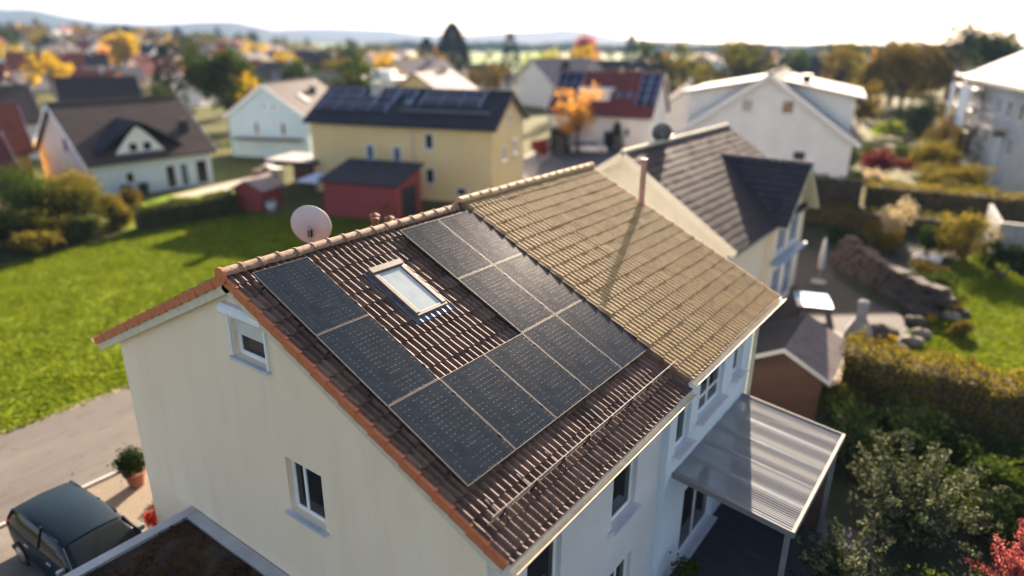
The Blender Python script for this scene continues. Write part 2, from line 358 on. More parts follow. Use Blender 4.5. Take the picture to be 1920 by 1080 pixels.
hills('hills_far',3100,4100,prof([(-100,40),(300,46),(500,52),(560,49),(650,47),(730,49),(800,56),(860,57),(950,51),(1010,48),(1060,44),(1100,48),(1150,56),(1210,62),(1290,63),(1400,69),(1700,68),(2100,69)],4100),hillm,2)
# ------------------------------------------------------------------ ground coverings near
L1,L2,L3=.004,.008,.012
LAWN=[(-14.35,-16),(-14.2,6),(-14.3,27),(-23,26.5),(-29,25),(-36,22),(-36.3,16),(-34.5,6),(-33,-16)]
sheet('lawn',LAWN,L1,M('lawn',[(.070,.115,.006),(.125,.18,.010),(.175,.215,.016)],sc=.25,rough=1,spec=.1,bump=1,bsc=14))
sheet('road',[(-14.2,-60),(-9.15,-60),(-9.15,70),(-14.2,70)],L2,'asphalt')
sheet('road_edge',[(-14.55,-60),(-14.2,-60),(-14.2,45),(-14.55,45)],L2+.004,M('earthy verge',[(.13,.11,.07),(.24,.20,.14)],sc=2,rough=1))
tag(MB().box(-9.27,-9.15,-60,45,0,.07).build('kerb','kerb'),kind='structure')
sheet('driveway',[(-9.15,-9),(-3,-9),(-3,-.2),(-5,.1),(-5,14),(-9.15,14)],L1,'gravel')
sheet('parking_bay',[(-9.1,-9),(-3,-9),(-3,-.45),(-9.1,-.45)],L2,M('parking paving',[(.12,.107,.09),(.18,.16,.135)],sc=1.5,rough=.9,bump=.4))
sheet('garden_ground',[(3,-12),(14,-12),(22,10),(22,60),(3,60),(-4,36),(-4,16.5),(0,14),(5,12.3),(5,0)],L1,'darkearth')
sheet('patio',[(5.6,2),(9.4,2),(9.4,11.5),(5.6,11.5)],L2,'bluepaving')
sheet('terrace',[(2.4,19),(5,15.5),(6.8,19),(7.7,24.4),(8.0,28.7),(6.2,30),(3.6,33),(2.2,38),(0,38),(0,29.2),(2.3,29.2)],L2,'paving')
sheet('pale_path',[(5.2,25.4),(6.2,24.9),(7.0,20.2),(6.8,17),(6.0,15),(5.8,19)],L3,'paleslab')
LAWN2=[(7.9,23.2),(9.8,22.3),(17,21.5),(18,44),(12,43.6),(9.6,43.5),(8.3,38.7),(9.3,32.5),(8.1,29)]
sheet('lawn_garden',LAWN2,L2,M('garden lawn',[(.055,.085,.008),(.11,.15,.012),(.15,.18,.02)],sc=.6,rough=1,spec=.1,bump=1,bsc=14))
sheet('street',[(-28,46),(-17,34),(-9.15,36),(-9.15,70),(-20,78),(-33.5,62.5),(-30,53)],L3,'asphalt2')
sheet('pavement',[(-28.2,46),(-32.5,53),(-38.6,69),(-36,68),(-29.4,52.6),(-26,47)],L3+.004,M('sunlit pavement',[(.24,.22,.19),(.32,.29,.25)],sc=2,rough=.9))
sheet('lawn_neighbour',[(-36.6,14),(-44,15.5),(-46.5,31),(-43,31),(-36.5,23)],L1,M('neighbour lawn',[(.10,.16,.01),(.16,.24,.015)],sc=.6,rough=1,spec=.1))
sheet('path_neighbour',[(-44.6,21.6),(-46.9,31.5),(-44.2,31),(-43,22.4)],L2,M('neighbour path',[(.28,.25,.20),(.38,.34,.28)],sc=2,rough=.9))
def in_poly(x,y,poly):
    c=np.zeros(len(x),bool); n=len(poly)
    for i in range(n):
        x1,y1=poly[i];x2,y2=poly[(i+1)%n]
        k=((y1>y)!=(y2>y))&(x<(x2-x1)*(y-y1)/(y2-y1+1e-12)+x1); c^=k
    return c
def blades(name,poly,n,h,mat,seed,label,cl=.0):
    g=np.random.default_rng(seed); P=np.array(poly); lo,hi=P.min(0),P.max(0)
    x=g.uniform(lo[0],hi[0],n*2); y=g.uniform(lo[1],hi[1],n*2); k=in_poly(x,y,poly); x,y=x[k][:n],y[k][:n]; n=len(x)
    th=g.uniform(0,PI,n); wd=g.uniform(.04,.10,n); hh=h*g.uniform(.4,1.2,n)*(.85+.25*np.sin(x*1.7+2*np.sin(y*.8))*np.sin(y*1.3+1))
    dx,dy=np.cos(th)*wd,np.sin(th)*wd; lx,ly=g.normal(0,.5,n)*hh,g.normal(0,.5,n)*hh
    V=np.stack([np.c_[x-dx,y-dy,np.zeros(n)+L1],np.c_[x+dx,y+dy,np.zeros(n)+L1],np.c_[x+dx*.5+lx,y+dy*.5+ly,hh],np.c_[x-dx*.5+lx,y-dy*.5+ly,hh]],1).reshape(-1,3)
    tag(np_mesh(name,V,np.arange(n*4).reshape(-1,4),LF[mat]),label,'grass',kind='stuff')
blades('lawn_grass',LAWN,110000,.075,'grass',3,'bright green meadow grass on the open lawn left of the house')
g_=np.random.default_rng(91); n_=2600; P_=np.c_[g_.uniform(-34,-9.3,n_),g_.uniform(-12,24,n_),np.full(n_,.06)]; P_=P_[in_poly(P_[:,0],P_[:,1],LAWN)|((P_[:,0]>-14.6)&(g_.uniform(0,1,n_)<.25))]
def leaves0(P,size,g):
    n=len(P); a=g.uniform(0,2*PI,n); s_=size*g.uniform(.5,1.3,n); dx,dy=np.cos(a)*s_,np.sin(a)*s_
    V=np.stack([P+np.c_[dx,dy,0*dx],P+np.c_[-dy*.5,dx*.5,0*dx+.02],P-np.c_[dx,dy,0*dx-.01],P+np.c_[dy*.5,-dx*.5,0*dx+.01]],1).reshape(-1,3); return V,np.arange(n*4).reshape(-1,4)
V_,F0_=leaves0(P_,.055,g_); tag(np_mesh('fallen_leaves',V_,F0_,LF['brown']),'brown fallen leaves scattered on the open lawn and road','leaves',kind='stuff')
blades('garden_grass',LAWN2,30000,.09,'grass',4,'short sunlit grass of the garden lawn on the right')
# ------------------------------------------------------------------ tiled slopes
def tile_slope(name,Pf,u0,u1,V,mat,parent,pitch=.15,course=.345,hr=.036,lift=.028,seg=8,seed=1,roll=.6,pw=.75):
    g=np.random.default_rng(seed)
    nu=int(round((u1-u0)/pitch))*seg+1; U=np.linspace(u0,u1,nu)
    t=np.mod((U-u0)/pitch+.0001,1.); prof_=hr*np.sin(PI*np.clip(t/roll,0,1))**pw
    nt_=int((u1-u0)/(pitch*2))+2; ti=((U-u0)/(pitch*2)).astype(int)
    vs=[];uvs=[];F=[];k=0;v=0.
    while v<V-.02:
        v1=min(v+course,V); jit=g.normal(0,.0035,nt_)[ti]; jl=g.normal(0,.003,nt_)[ti]; jv=g.normal(0,.004,nt_)[ti]
        rows=[(v-.03*(k>0)+0*U,prof_+jit-.004),((v+v1)/2+0*U,prof_+jit+lift*.5),(v1+jv,prof_+jit+lift+jl)]
        b=len(vs)*nu
        for vv,nn in rows: vs.append(Pf(U,vv,nn)); uvs.append(np.c_[U,np.full(nu,v+.1)])
        # lip
        vv,nn=rows[2]; vs.append(Pf(U,vv,nn)); uvs.append(uvs[-1]); vs.append(Pf(U,vv-.002,nn*0-.012)); uvs.append(uvs[-1])
        for a,bb in ((0,1),(1,2),(3,4)):
            i=np.arange(nu-1); F.append(np.c_[b+a*nu+i,b+bb*nu+i,b+bb*nu+i+1,b+a*nu+i+1])
        v=v1;k+=1
    return np_mesh(name,np.concatenate(vs),np.concatenate(F),mat,parent,smooth=True,uv=np.concatenate(uvs))
a=.4397; ca,sa,ta=math.cos(a),math.sin(a),math.tan(a)
def slopeP(zr,s=1,al=a,xo=0.):
    c_,s_=math.cos(al),math.sin(al)
    def f(U,v,n):
        U=np.asarray(U,float); v=v+0*U; n=n+0*U
        return np.c_[s*(v*c_+n*s_)+xo,U,zr-v*s_+n*c_]
    return f
def ridge_caps(name,y0,y1,z,mat,parent,r=.115,L=.375,axis=None,xo=0):
    mb=MB(); n=10; y=y0; k=0; g=random.Random(3)
    while y<y1-.05:
        ye=min(y+L,y1); dz=g.uniform(-.006,.006); dx=g.uniform(-.006,.006)
        rows=[(y-.03,r*.93),(y+(ye-y)*.7,r),(ye-.045,r*1.0),(ye-.04,r*1.16),(ye,r*1.16)]
        vs=[]
        for yy,rr in rows:
            for i in range(n+1):
                t=-.18+ (PI+.36)*i/n; vs.append((xo+dx+rr*math.cos(t)*1.08,yy,z+dz+rr*math.sin(t)*.85))
        nr=n+1
        fs=[(q*nr+i,q*nr+i+1,(q+1)*nr+i+1,(q+1)*nr+i) for q in range(len(rows)-1) for i in range(n)]
        fs+=[tuple(range(nr-1,-1,-1)),tuple((len(rows)-1)*nr+i for i in range(nr))]
        if axis: vs=[axis(*q) for q in vs]
        mb.add(vs,fs); y=ye
    return mb.build(name,mat,parent)
def window(parent,fr,w_,h_,dark='glass',mull=(),bar=(),depth=.06,sill=True,fw=.06,proud=0.,name='window',sillout=.12):
    # fr(u,n,z): u across, n outwards from the wall face, z up ; origin at the lower left corner
    mb=MB()
    d0,d1=proud-depth,proud
    mb.box(0,w_,d0,d1,0,fw,fr).box(0,w_,d0,d1,h_-fw,h_,fr).box(0,fw,d0,d1,fw,h_-fw,fr).box(w_-fw,w_,d0,d1,fw,h_-fw,fr)
    for m in mull: mb.box(w_*m-.035,w_*m+.035,d0,d1,fw,h_-fw,fr)
    for m in bar: mb.box(fw,w_-fw,d0,d1-.004,h_*m-.03,h_*m+.03,fr)
    f=mb.build(name,'frame',parent)
    MB().box(fw*.5,w_-fw*.5,d1-.035,d1-.022,fw*.5,h_-fw*.5,fr).build('pane',dark,f)
    if sill: MB().box(-.06,w_+.06,-.05,sillout,-.06,-.004,fr).build('sill','sill',f)
    return f
def framer(o,u,n):
    o=Vector(o);u=Vector(u);n=Vector(n)
    return lambda a_,b_,c_: o+u*a_+n*b_+Vector((0,0,c_))
def wall_cols(mb,xs,top,z0,holes,put):
    # panels of a wall face broken round the openings ; put(x,z)->point
    xs=sorted(set(xs+[h[0] for h in holes]+[h[1] for h in holes]))
    for x0,x1 in zip(xs[:-1],xs[1:]):
        segs=[]; z=z0
        for h in sorted([h for h in holes if h[0]<=x0+1e-6 and h[1]>=x1-1e-6],key=lambda h:h[2]):
            segs.append((z,h[2],False)); z=h[3]
        segs.append((z,None,True))
        for s0,s1,tp in segs:
            t0,t1=(top(x0),top(x1)) if tp else (s1,s1)
            mb.add([put(x0,s0),put(x1,s0),put(x1,t1),put(x0,t0)],[(0,1,2,3)])
def reveals(mb,h,put3,d):
    x0,x1,z0,z1=h
    for A_,B_ in (((x0,z0),(x1,z0)),((x1,z0),(x1,z1)),((x1,z1),(x0,z1)),((x0,z1),(x0,z0))):
        mb.add([put3(*A_,0),put3(*B_,0),put3(*B_,d),put3(*A_,d)],[(0,1,2,3)])
def gutter(parent,p,q,r=.075,mat='creamtrim',name='gutter'):
    p=Vector(p);q=Vector(q);d=(q-p).normalized(); side=d.cross(Vector((0,0,1)))
    n=8;vs=[];fs=[]
    for c in (p,q):
        for rr in (r,r-.012):
            for i in range(n+1):
                t=PI+PI*i/n; vs.append(c+side*(rr*math.cos(t))+Vector((0,0,rr*math.sin(t))))
    m=n+1
    for i in range(n):
        fs.append((i,i+1,2*m+i+1,2*m+i)); fs.append((m+i,m+i+1,3*m+i+1,3*m+i)); fs.append((i,i+1,m+i+1,m+i)); fs.append((2*m+i,2*m+i+1,3*m+i+1,3*m+i))
    fs+=[(0,m,3*m,2*m),(n,m+n,3*m+n,2*m+n)]
    return MB().add(vs,fs).build(name,mat,parent)
# ------------------------------------------------------------------ the solar house (near half of the pair)
ZR=8.4; YE=6.13
def solar_house():
    h=thing('solar_house','cream gabled house half with brown clay tiles under the black solar panels, nearest the camera','house',(0,0,0))
    up=(-.25,.75,6.80,7.68); lo=(.88,1.88,3.98,5.12)
    mb=MB(); top=lambda x: ZR-abs(x)*ta-.10
    wall_cols(mb,[-5.,0,5.5],top,0,[up,lo],lambda x,z:(x,.15,z))
    for q in (up,lo): reveals(mb,q,lambda x,z,d:(x,.15+d,z),.16)
    mb.build('wall','cream',h); mb=MB()
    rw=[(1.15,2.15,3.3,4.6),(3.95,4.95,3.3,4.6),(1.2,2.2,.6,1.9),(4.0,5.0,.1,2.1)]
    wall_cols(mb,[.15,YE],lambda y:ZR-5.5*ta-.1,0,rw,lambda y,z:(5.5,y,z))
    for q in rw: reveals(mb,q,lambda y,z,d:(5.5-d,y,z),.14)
    mb.build('garden_wall','offwhite',h); mb=MB()
    mb.add([(-5,.15,0),(-5,YE,0),(-5,YE,ZR-5*ta-.1),(-5,.15,ZR-5*ta-.1)],[(3,2,1,0)])
    mb.add([(-5,YE,0),(5.5,YE,0),(5.5,YE,ZR-5.5*ta-.1),(0,YE,ZR-.1),(-5,YE,ZR-5*ta-.1)],[(0,1,2,3,4)])
    mb.build('back_wall','cream',h)
    # rooms behind the openings stay dark: floor slabs
    MB().box(-4.9,5.3,.35,YE-.05,2.6,2.75).box(-4.9,5.3,.35,YE-.05,5.2,5.35).build('floor_slab','concrete',h)
    # roof
    rf=tile_slope('roof',slopeP(ZR),0.0,YE,6.655,'terracotta',h,seg=10,seed=4,hr=.050,roll=.66,pw=1.0,lift=.026)
    tile_slope('roof',slopeP(ZR,-1),0.0,YE,6.50,'terracotta',h,seg=4,seed=5)
    mb=MB()
    for s,V in ((1,6.6),(-1,6.45)):
        P=lambda v,n,y:(s*(v*ca+n*sa),y,ZR-v*sa+n*ca)
        mb.hexa([P(0,-.13,.02),P(V,-.13,.02),P(V,-.13,YE),P(0,-.13,YE)],[P(0,-.03,.02),P(V,-.03,.02),P(V,-.03,YE),P(0,-.03,YE)])
    mb.build('soffit_boards','creamtrim',h)
    ridge_caps('ridge_tiles',-.03,YE-.25,ZR+.035,'ridge',h)
    # verge tiles: stepped clay flanges hanging over the gable edge
    for s,V in ((1,6.66),(-1,6.50)):
        mb=MB(); v=0.06; k=0
        while v<V-.05:
            v1=min(v+.345,V); 
            P=lambda vv,n,y:(s*(vv*ca+n*sa),y,ZR-vv*sa+n*ca)
            t0,t1=.012,.040
            dy=-.045-.008*(k%2)
            mb.hexa([P(v-.02,-.15,dy),P(v1-.006,-.125,dy),P(v1-.006,-.125,dy+.022),P(v-.02,-.15,dy+.022)],
                    [P(v-.02,t0,dy),P(v1-.006,t1,dy),P(v1-.006,t1,dy+.022),P(v-.02,t0,dy+.022)])
            mb.hexa([P(v-.02,t0-.02,dy+.022),P(v1-.006,t1-.02,dy+.022),P(v1-.006,t1-.02,.02),P(v-.02,t0-.02,.02)],
                    [P(v-.02,t0,dy+.022),P(v1-.006,t1,dy+.022),P(v1-.006,t1,.02),P(v-.02,t0,.02)])
            v=v1;k+=1
        mb.build('verge_tiles','verge',h)
    # ridge end cap
    MB().tube((0,-.075,ZR-.0),(0,-.03,ZR+.0),.15,.15,16).build('ridge_end_cap','verge',h)
    for s,V in ((1,6.6),(-1,6.48)):
        P=lambda v,n,y:(s*(v*ca+n*sa),y,ZR-v*sa+n*ca); mb=MB()
        mb.hexa([P(0,-.30,-.005),P(V,-.30,-.005),P(V,-.30,.02),P(0,-.30,.02)],[P(0,-.13,-.005),P(V,-.13,-.005),P(V,-.13,.02),P(0,-.13,.02)])
        mb.hexa([P(0,-.19,.02),P(V,-.19,.02),P(V,-.19,.15),P(0,-.19,.15)],[P(0,-.14,.02),P(V,-.14,.02),P(V,-.14,.15),P(0,-.14,.15)])
        mb.build('bargeboard','creamtrim',h)
    xe,ze=6.655*ca,ZR-6.655*sa
    gutter(h,(xe+.07,-.04,ze-.03),(xe+.07,YE+.0,ze-.03))
    gutter(h,(-6.5*ca-.07,-.04,ZR-6.5*sa-.03),(-6.5*ca-.07,YE,ZR-6.5*sa-.03))
    # gable windows
    f=window(h,framer((-.25,.15+.10,6.80),(1,0,0),(0,-1,0)),1.0,.88,fw=.09,sill=True,sillout=.2)
    MB().box(-.02,1.02,-.09,-.06,.42,.86,framer((-.25,.15,6.80),(1,0,0),(0,-1,0))).build('roller_shutter','shutter',f)
    b=MB().prism([(.0,0),(.13,0),(.17,.05),(.17,.14),(.10,.20),(0,.20)],lambda p,q,t:(t,.15-p,7.62+q),-.36,.88).build('shutter_box','frame',f,bevel=.01)
    for u in (-.06,1.0): MB().box(u,u+.05,0,.05,.0,.86,framer((-.25,.15,6.80),(1,0,0),(0,-1,0))).build('shutter_guide','frame',f)
    f=window(h,framer((.88,.15+.12,3.98),(1,0,0),(0,-1,0)),1.0,1.14,fw=.085,mull=(.36,),sill=True,sillout=.22)
    for (y0,y1,z0,z1) in rw:
        window(h,framer((5.5-.10,y0,z0),(0,1,0),(1,0,0)),y1-y0,z1-z0,fw=.08,mull=(.5,) if z0<1 else (),sillout=.24)
    MB().tube((-4.6,.08,0),(-4.6,.08,.01),.05).build('drain','zinc',h)
    # roof window
    m=roofM(); O=Vector((0,0,0))
    def sf(u,n,v): return Vector((v*ca+n*sa,u,ZR-v*sa+n*ca))
    def sb(mb,u0,u1,v0,v1,n0,n1): return mb.box(u0,u1,n0,n1,v0,v1,lambda x,y,z:sf(x,y,z))
    u0,u1,v0,v1=2.36,3.04,1.10,2.36
    k=MB(); sb(k,u0-.06,u1+.06,v0-.10,v0+.05,.0,.15); sb(k,u0-.06,u0+.04,v0+.05,v1,.0,.125); sb(k,u1-.04,u1+.06,v0+.05,v1,.0,.125); sb(k,u0-.06,u1+.06,v1,v1+.06,.0,.11)
    rwn=k.build('roof_window',M('weathered window cladding',[(.09,.078,.07),(.17,.15,.13)],sc=6,rough=.6,spec=.25),h,bevel=.008)
    k=MB(); sb(k,u0+.04,u1-.04,v0+.05,v1,.085,.10); k.build('pane','skyglass',rwn)
    k=MB(); 
    sb(k,u0+.03,u0+.05,v0+.05,v1,.10,.112);sb(k,u1-.05,u1-.03,v0+.05,v1,.10,.112);sb(k,u0+.03,u1-.03,v1-.02,v1,.10,.112);sb(k,u0+.03,u1-.03,v0+.05,v0+.065,.10,.112)
    k.build('sash_edge','pvframe',rwn)
    k=MB(); sb(k,u0-.16,u0-.06,v0-.1,v1+.1,.028,.052); sb(k,u1+.06,u1+.16,v0-.1,v1+.1,.028,.052)
    # lead apron dressed over the rolls
    U=np.linspace(u0-.16,u1+.16,60); t=np.mod(U/.15+.0001,1); pr_=.036*np.sin(PI*np.clip(t/.6,0,1))**.75
    n0=len(k.v); vs=[];
    for vv,nn in ((v1+.06,.05),(v1+.20,.046)): vs+= [tuple(sf(u,nn+q,vv)) for u,q in zip(U,pr_)]
    k.add(vs,[(i,i+1,61+i,60+i) for i in range(59)])
    k.build('flashing',M('lead flashing',[(.07,.085,.11),(.16,.18,.21)],sc=5,rough=.5,metal=.3),rwn)
    # snow guard lattice near the eaves
    vv=6.06; n0=.055
    k=MB(); y0,y1=.16,YE+.08
    for nn in (n0,n0+.2): k.tube(sf(y0,nn,vv),sf(y1,nn,vv),.0065,n=6)
    nb=int((y1-y0)/.05); 
    for i in range(nb):
        y=y0+(y1-y0)*i/nb; k.tube(sf(y,n0,vv),sf(y+.05,n0+.2,vv),.0045,n=4,cap=False)
        if i%2==0: k.tube(sf(y+.05,n0,vv),sf(y,n0+.2,vv),.0045,n=4,cap=False)
    sg=k.build('snow_guard',M('galvanised lattice',[(.16,.15,.14),(.26,.24,.21)],sc=10,rough=.6,metal=.2),h)
    for i in range(8):
        y=.45+i*.76
        k=MB(); sb(k,y-.018,y+.018,vv+.012,vv+.035,.02,.285); sb(k,y-.018,y+.018,vv-.30,vv+.012,.058,.068); 
        k.add([sf(y-.012,.05,vv+.16),sf(y+.012,.05,vv+.16),sf(y+.012,.22,vv+.03),sf(y-.012,.22,vv+.03)],[(0,1,2,3)])
        k.build('bracket','darkmetal',sg)
    return h
def roofM():
    return Matrix(((0,-ca,sa),(1,0,0),(0,sa,ca)))
solar_house()
# ------------------------------------------------------------------ solar panels
PW,PH,GAP=1.134,1.722,.02
def make_panel():
    p=thing('photovoltaic_module','','solar panel')
    t=.035; e=.006
    k=MB().box(0,PW,0,e,-t,0).box(0,PW,PH-e,PH,-t,0).box(0,e,e,PH-e,-t,0).box(PW-e,PW,e,PH-e,-t,0)
    k.build('frame','pvframe',p)
    g=random.Random(11); k=MB().box(e,PW-e,e,PH-e,-.012,-.003)
    for i in range(6):
        for j in range(18):
            y=.030+.0928*j+(.0 if j<9 else .0); x=.017+.1842*i
            for q in range(2):
                if g.random()<.2 or (i*7+j//3*5+q*3)%5==0: continue
                x0=x+.022+q*.085+g.uniform(-.004,.004); L=g.uniform(.045,.062)
                k.add([(x0,y-.0013,-.0022),(x0+L,y-.0013,-.0022),(x0+L,y+.0013,-.0022),(x0,y+.0013,-.0022)],[(0,1,2,3)])
    gl=k.build('glass','pv',p); gl.data.materials.append(M('cell ribbon',[(.015,.016,.018),(.19,.17,.135)],sc=3.5,rough=.5,lo=.4,hi=.62))
    for pg in gl.data.polygons[6:]: pg.material_index=1
    for y in (.35,1.37):
        MB().box(PW+.001,PW+GAP-.001,y-.03,y+.03,-.05,.006).build('clamp','darkmetal',p)
        MB().box(-.0,PW,y-.014,y+.014,-.09,-.055).build('mounting_rail','darkmetal',p)
    return p
proto=make_panel(); cells=[(0,0),(0,1),(0,2),(1,2),(2,2),(3,2),(4,2),(3,0),(3,1),(4,0),(4,1)]
names={(0,0):'black solar panel at the ridge end of the column beside the near gable edge',
(0,1):'middle black solar panel of the column beside the near gable edge',
(0,2):'black solar panel at the gable end of the row nearest the eaves',
(1,2):'second black solar panel from the gable in the row nearest the eaves',
(2,2):'middle black solar panel of the five in the row nearest the eaves',
(3,2):'fourth black solar panel from the gable in the row nearest the eaves',
(4,2):'black solar panel beside the yellowish roof in the row nearest the eaves',
(3,0):'black solar panel at the ridge, upper one of the two right of the skylight',
(3,1):'black solar panel directly right of the skylight with dark tiles on its left',
(4,0):'greyish shining solar panel at the ridge beside the yellowish roof',
(4,1):'middle greyish solar panel along the edge of the yellowish roof'}
for i,(cx,cy) in enumerate(cells):
    o=proto if i==0 else copy_tree(proto)
    u=.339+cx*(PW+GAP); v=.276+cy*(PH+GAP)+PH; n=.15
    m=roofM().to_4x4(); m.translation=Vector((v*ca+n*sa,u,ZR-v*sa+n*ca))
    o.matrix_world=m
    tag(o,names[(cx,cy)],'solar panel','black solar panels on the brown tiled roof')
    if cx==0:
        for ch in o.children:
            if ch.name.startswith('mounting_rail'):
                ch.data=ch.data.copy()
                for vv in ch.data.vertices:
                    if vv.co.x<.01: vv.co.x=-.06
# ------------------------------------------------------------------ the attached half with the yellowish roof
ZB=8.555; YB=12.15
def attached_house():
    h=thing('attached_house','attached house half with yellowed tile roof and pale blue garden wall behind the solar panels','house',(0,YE,0))
    P=lambda zr,s: (lambda f:(lambda U,v,n:f(U,v,n)-np.array([0,YE,0])))(slopeP(zr,s))
    tile_slope('roof',P(ZB,1),YE+.03,YB,6.62,'yellowtile',h,seg=8,seed=14,hr=.034,lift=.030)
    tile_slope('roof',P(ZB,-1),YE+.03,YB,6.55,'yellowtile',h,seg=4,seed=15)
    f=lambda v,n,y,s=1:(s*(v*ca+n*sa),y-YE,ZB-v*sa+n*ca)
    mb=MB()
    for s,V in ((1,6.58),(-1,6.5)):
        mb.hexa([f(0,-.16,YE+.0,s),f(V,-.16,YE,s),f(V,-.16,YB,s),f(0,-.16,YB,s)],[f(0,-.03,YE,s),f(V,-.03,YE,s),f(V,-.03,YB,s),f(0,-.03,YB,s)])
    mb.build('soffit_boards','creamtrim',h)
    ridge_caps('ridge_tiles',-.05,YB-YE,ZB+.03,'ridge_y',h)
    k=MB()
    for s,V in ((1,6.6),(-1,6.5)):
        v=0.05;q=0
        while v<V-.05:
            v1=min(v+.345,V); dy=YE-.03-.006*(q%2)
            k.hexa([f(v,-.17,dy,s),f(v1-.006,-.15,dy,s),f(v1-.006,-.15,dy+.03,s),f(v,-.17,dy+.03,s)],[f(v,.02,dy,s),f(v1-.006,.045,dy,s),f(v1-.006,.045,dy+.03,s),f(v,.02,dy+.03,s)])
            v=v1;q+=1
    k.build('verge_tiles',M('brown verge tile',[(.16,.08,.045),(.32,.19,.10)],sc=4,rough=.8,bump=.3),h)
    X=5.64; op=[(7.7-YE,9.25-YE,3.95,5.35),(6.5-YE,7.25-YE,3.7,4.9),(9.9-YE,10.6-YE,4.1,5.3),(7.4-YE,9.6-YE,.1,2.2)]
    top=lambda y:ZB-X*ta-.14
    mb=MB(); wall_cols(mb,[0.0,11.4-YE],top,0,op,lambda y,z:(X,y,z))
    for q in op: reveals(mb,q,lambda y,z,d:(X-d,y,z),.14)
    Y1=11.4-YE
    mb.add([(-5,Y1,0),(X,Y1,0),(X,Y1,ZB-X*ta-.14),(0,Y1,ZB-.14),(-5,Y1,ZB-5*ta-.14)],[(0,1,2,3,4)])
    mb.add([(-5,0,0),(X,0,0),(X,0,ZB-X*ta-.14),(0,0,ZB-.14),(-5,0,ZB-5*ta-.14)],[(4,3,2,1,0)])
    mb.add([(-5,0,0),(-5,Y1,0),(-5,Y1,ZB-5*ta-.14),(-5,0,ZB-5*ta-.14)],[(0,1,2,3)])
    mb.build('wall','bluewhite',h)
    for i,(y0,y1,z0,z1) in enumerate(op):
        window(h,framer((X-.10,y0,z0),(0,1,0),(1,0,0)),y1-y0,z1-z0,fw=.08,mull=(.5,) if y1-y0>1 else (),bar=(.3,) if i==0 else (),sillout=.28)
    xe,ze=6.62*ca,ZB-6.62*sa
    gutter(h,(xe+.07,.0,ze-.03),(xe+.07,YB-YE+.05,ze-.03))
    MB().tube((xe+.02,Y1+.0,ze-.1),(X+.08,Y1-.1,ze-.6),.045).tube((X+.08,Y1-.1,ze-.6),(X+.08,Y1-.1,0),.045).build('downpipe','creamtrim',h)
    zz=ZB-1.85*ta
    MB().tube((1.85,11.9-YE,zz-.1),(1.85,11.9-YE,zz+1.32),.085,.08,14).lathe([(.0,1.34),(.1,1.33),(.1,1.28)],(1.85,11.9-YE,zz),14).build('vent_pipe','pipe',h)
    return h
attached_house()
# ------------------------------------------------------------------ garden-side canopy
def patio():
    r=thing('patio_roof','ribbed pale patio roof leaning on the pale blue wall over the dark terrace','patio roof',(0,0,0))
    x0,x1,y0,y1,z0,z1=5.66,8.22,6.5,10.95,3.16,2.86
    ns=60; vs=[];F=[]
    Y=np.linspace(y0,y1,ns*4+1); t=np.mod((Y-y0)/((y1-y0)/ns)+.0001,1); n=.007*np.sin(2*PI*t)+ .009*np.sin(2*PI*(Y-y0)/.62)
    V=np.concatenate([np.c_[np.full_like(Y,x0),Y,z0+n+.05],np.c_[np.full_like(Y,x1),Y,z1+n+.05]]); m=len(Y); i=np.arange(m-1)
    np_mesh('roof_sheet',V,np.c_[i,i+1,m+i+1,m+i],'patiosheet',r,smooth=True)
    k=MB(); zf=lambda x:z0+(z1-z0)*(x-x0)/(x1-x0)
    k.hexa([(x1,y0-.04,z1-.06),(x1+.07,y0-.04,z1-.06),(x1+.07,y1+.04,z1-.06),(x1,y1+.04,z1-.06)],[(x1,y0-.04,z1+.085),(x1+.07,y0-.04,z1+.085),(x1+.07,y1+.04,z1+.085),(x1,y1+.04,z1+.085)])
    for y in (y0-.04,y1):
        k.hexa([(x0,y,z0-.05),(x1,y,z1-.05),(x1,y+.04,z1-.05),(x0,y+.04,z0-.05)],[(x0,y,z0+.085),(x1,y,z1+.085),(x1,y+.04,z1+.085),(x0,y+.04,z0+.085)])
    k.build('edge_profile',M('pale profile',(.16,.16,.15),sc=3,rough=.7),r)
    k=MB()
    for i in range(6):
        y=y0+.1+i*(y1-y0-.25)/5; k.hexa([(x0,y,z0-.09),(x1,y,z1-.09),(x1,y+.06,z1-.09),(x0,y+.06,z0-.09)],[(x0,y,z0+.02),(x1,y,z1+.02),(x1,y+.06,z1+.02),(x0,y+.06,z0+.02)])
    k.build('rafters','zinc',r)
    MB().box(x0,x1-.14,y1-.10,y1-.06,0,z1-.12).build('sun_block_panel','brownwood',r)  # added panel, mostly out of view, keeps sun off the patio ground
    for y in (y0+.05,y1-.15): MB().box(x1-.12,x1-.02,y,y+.1,0,z1-.06).build('post','zinc',r)
patio()
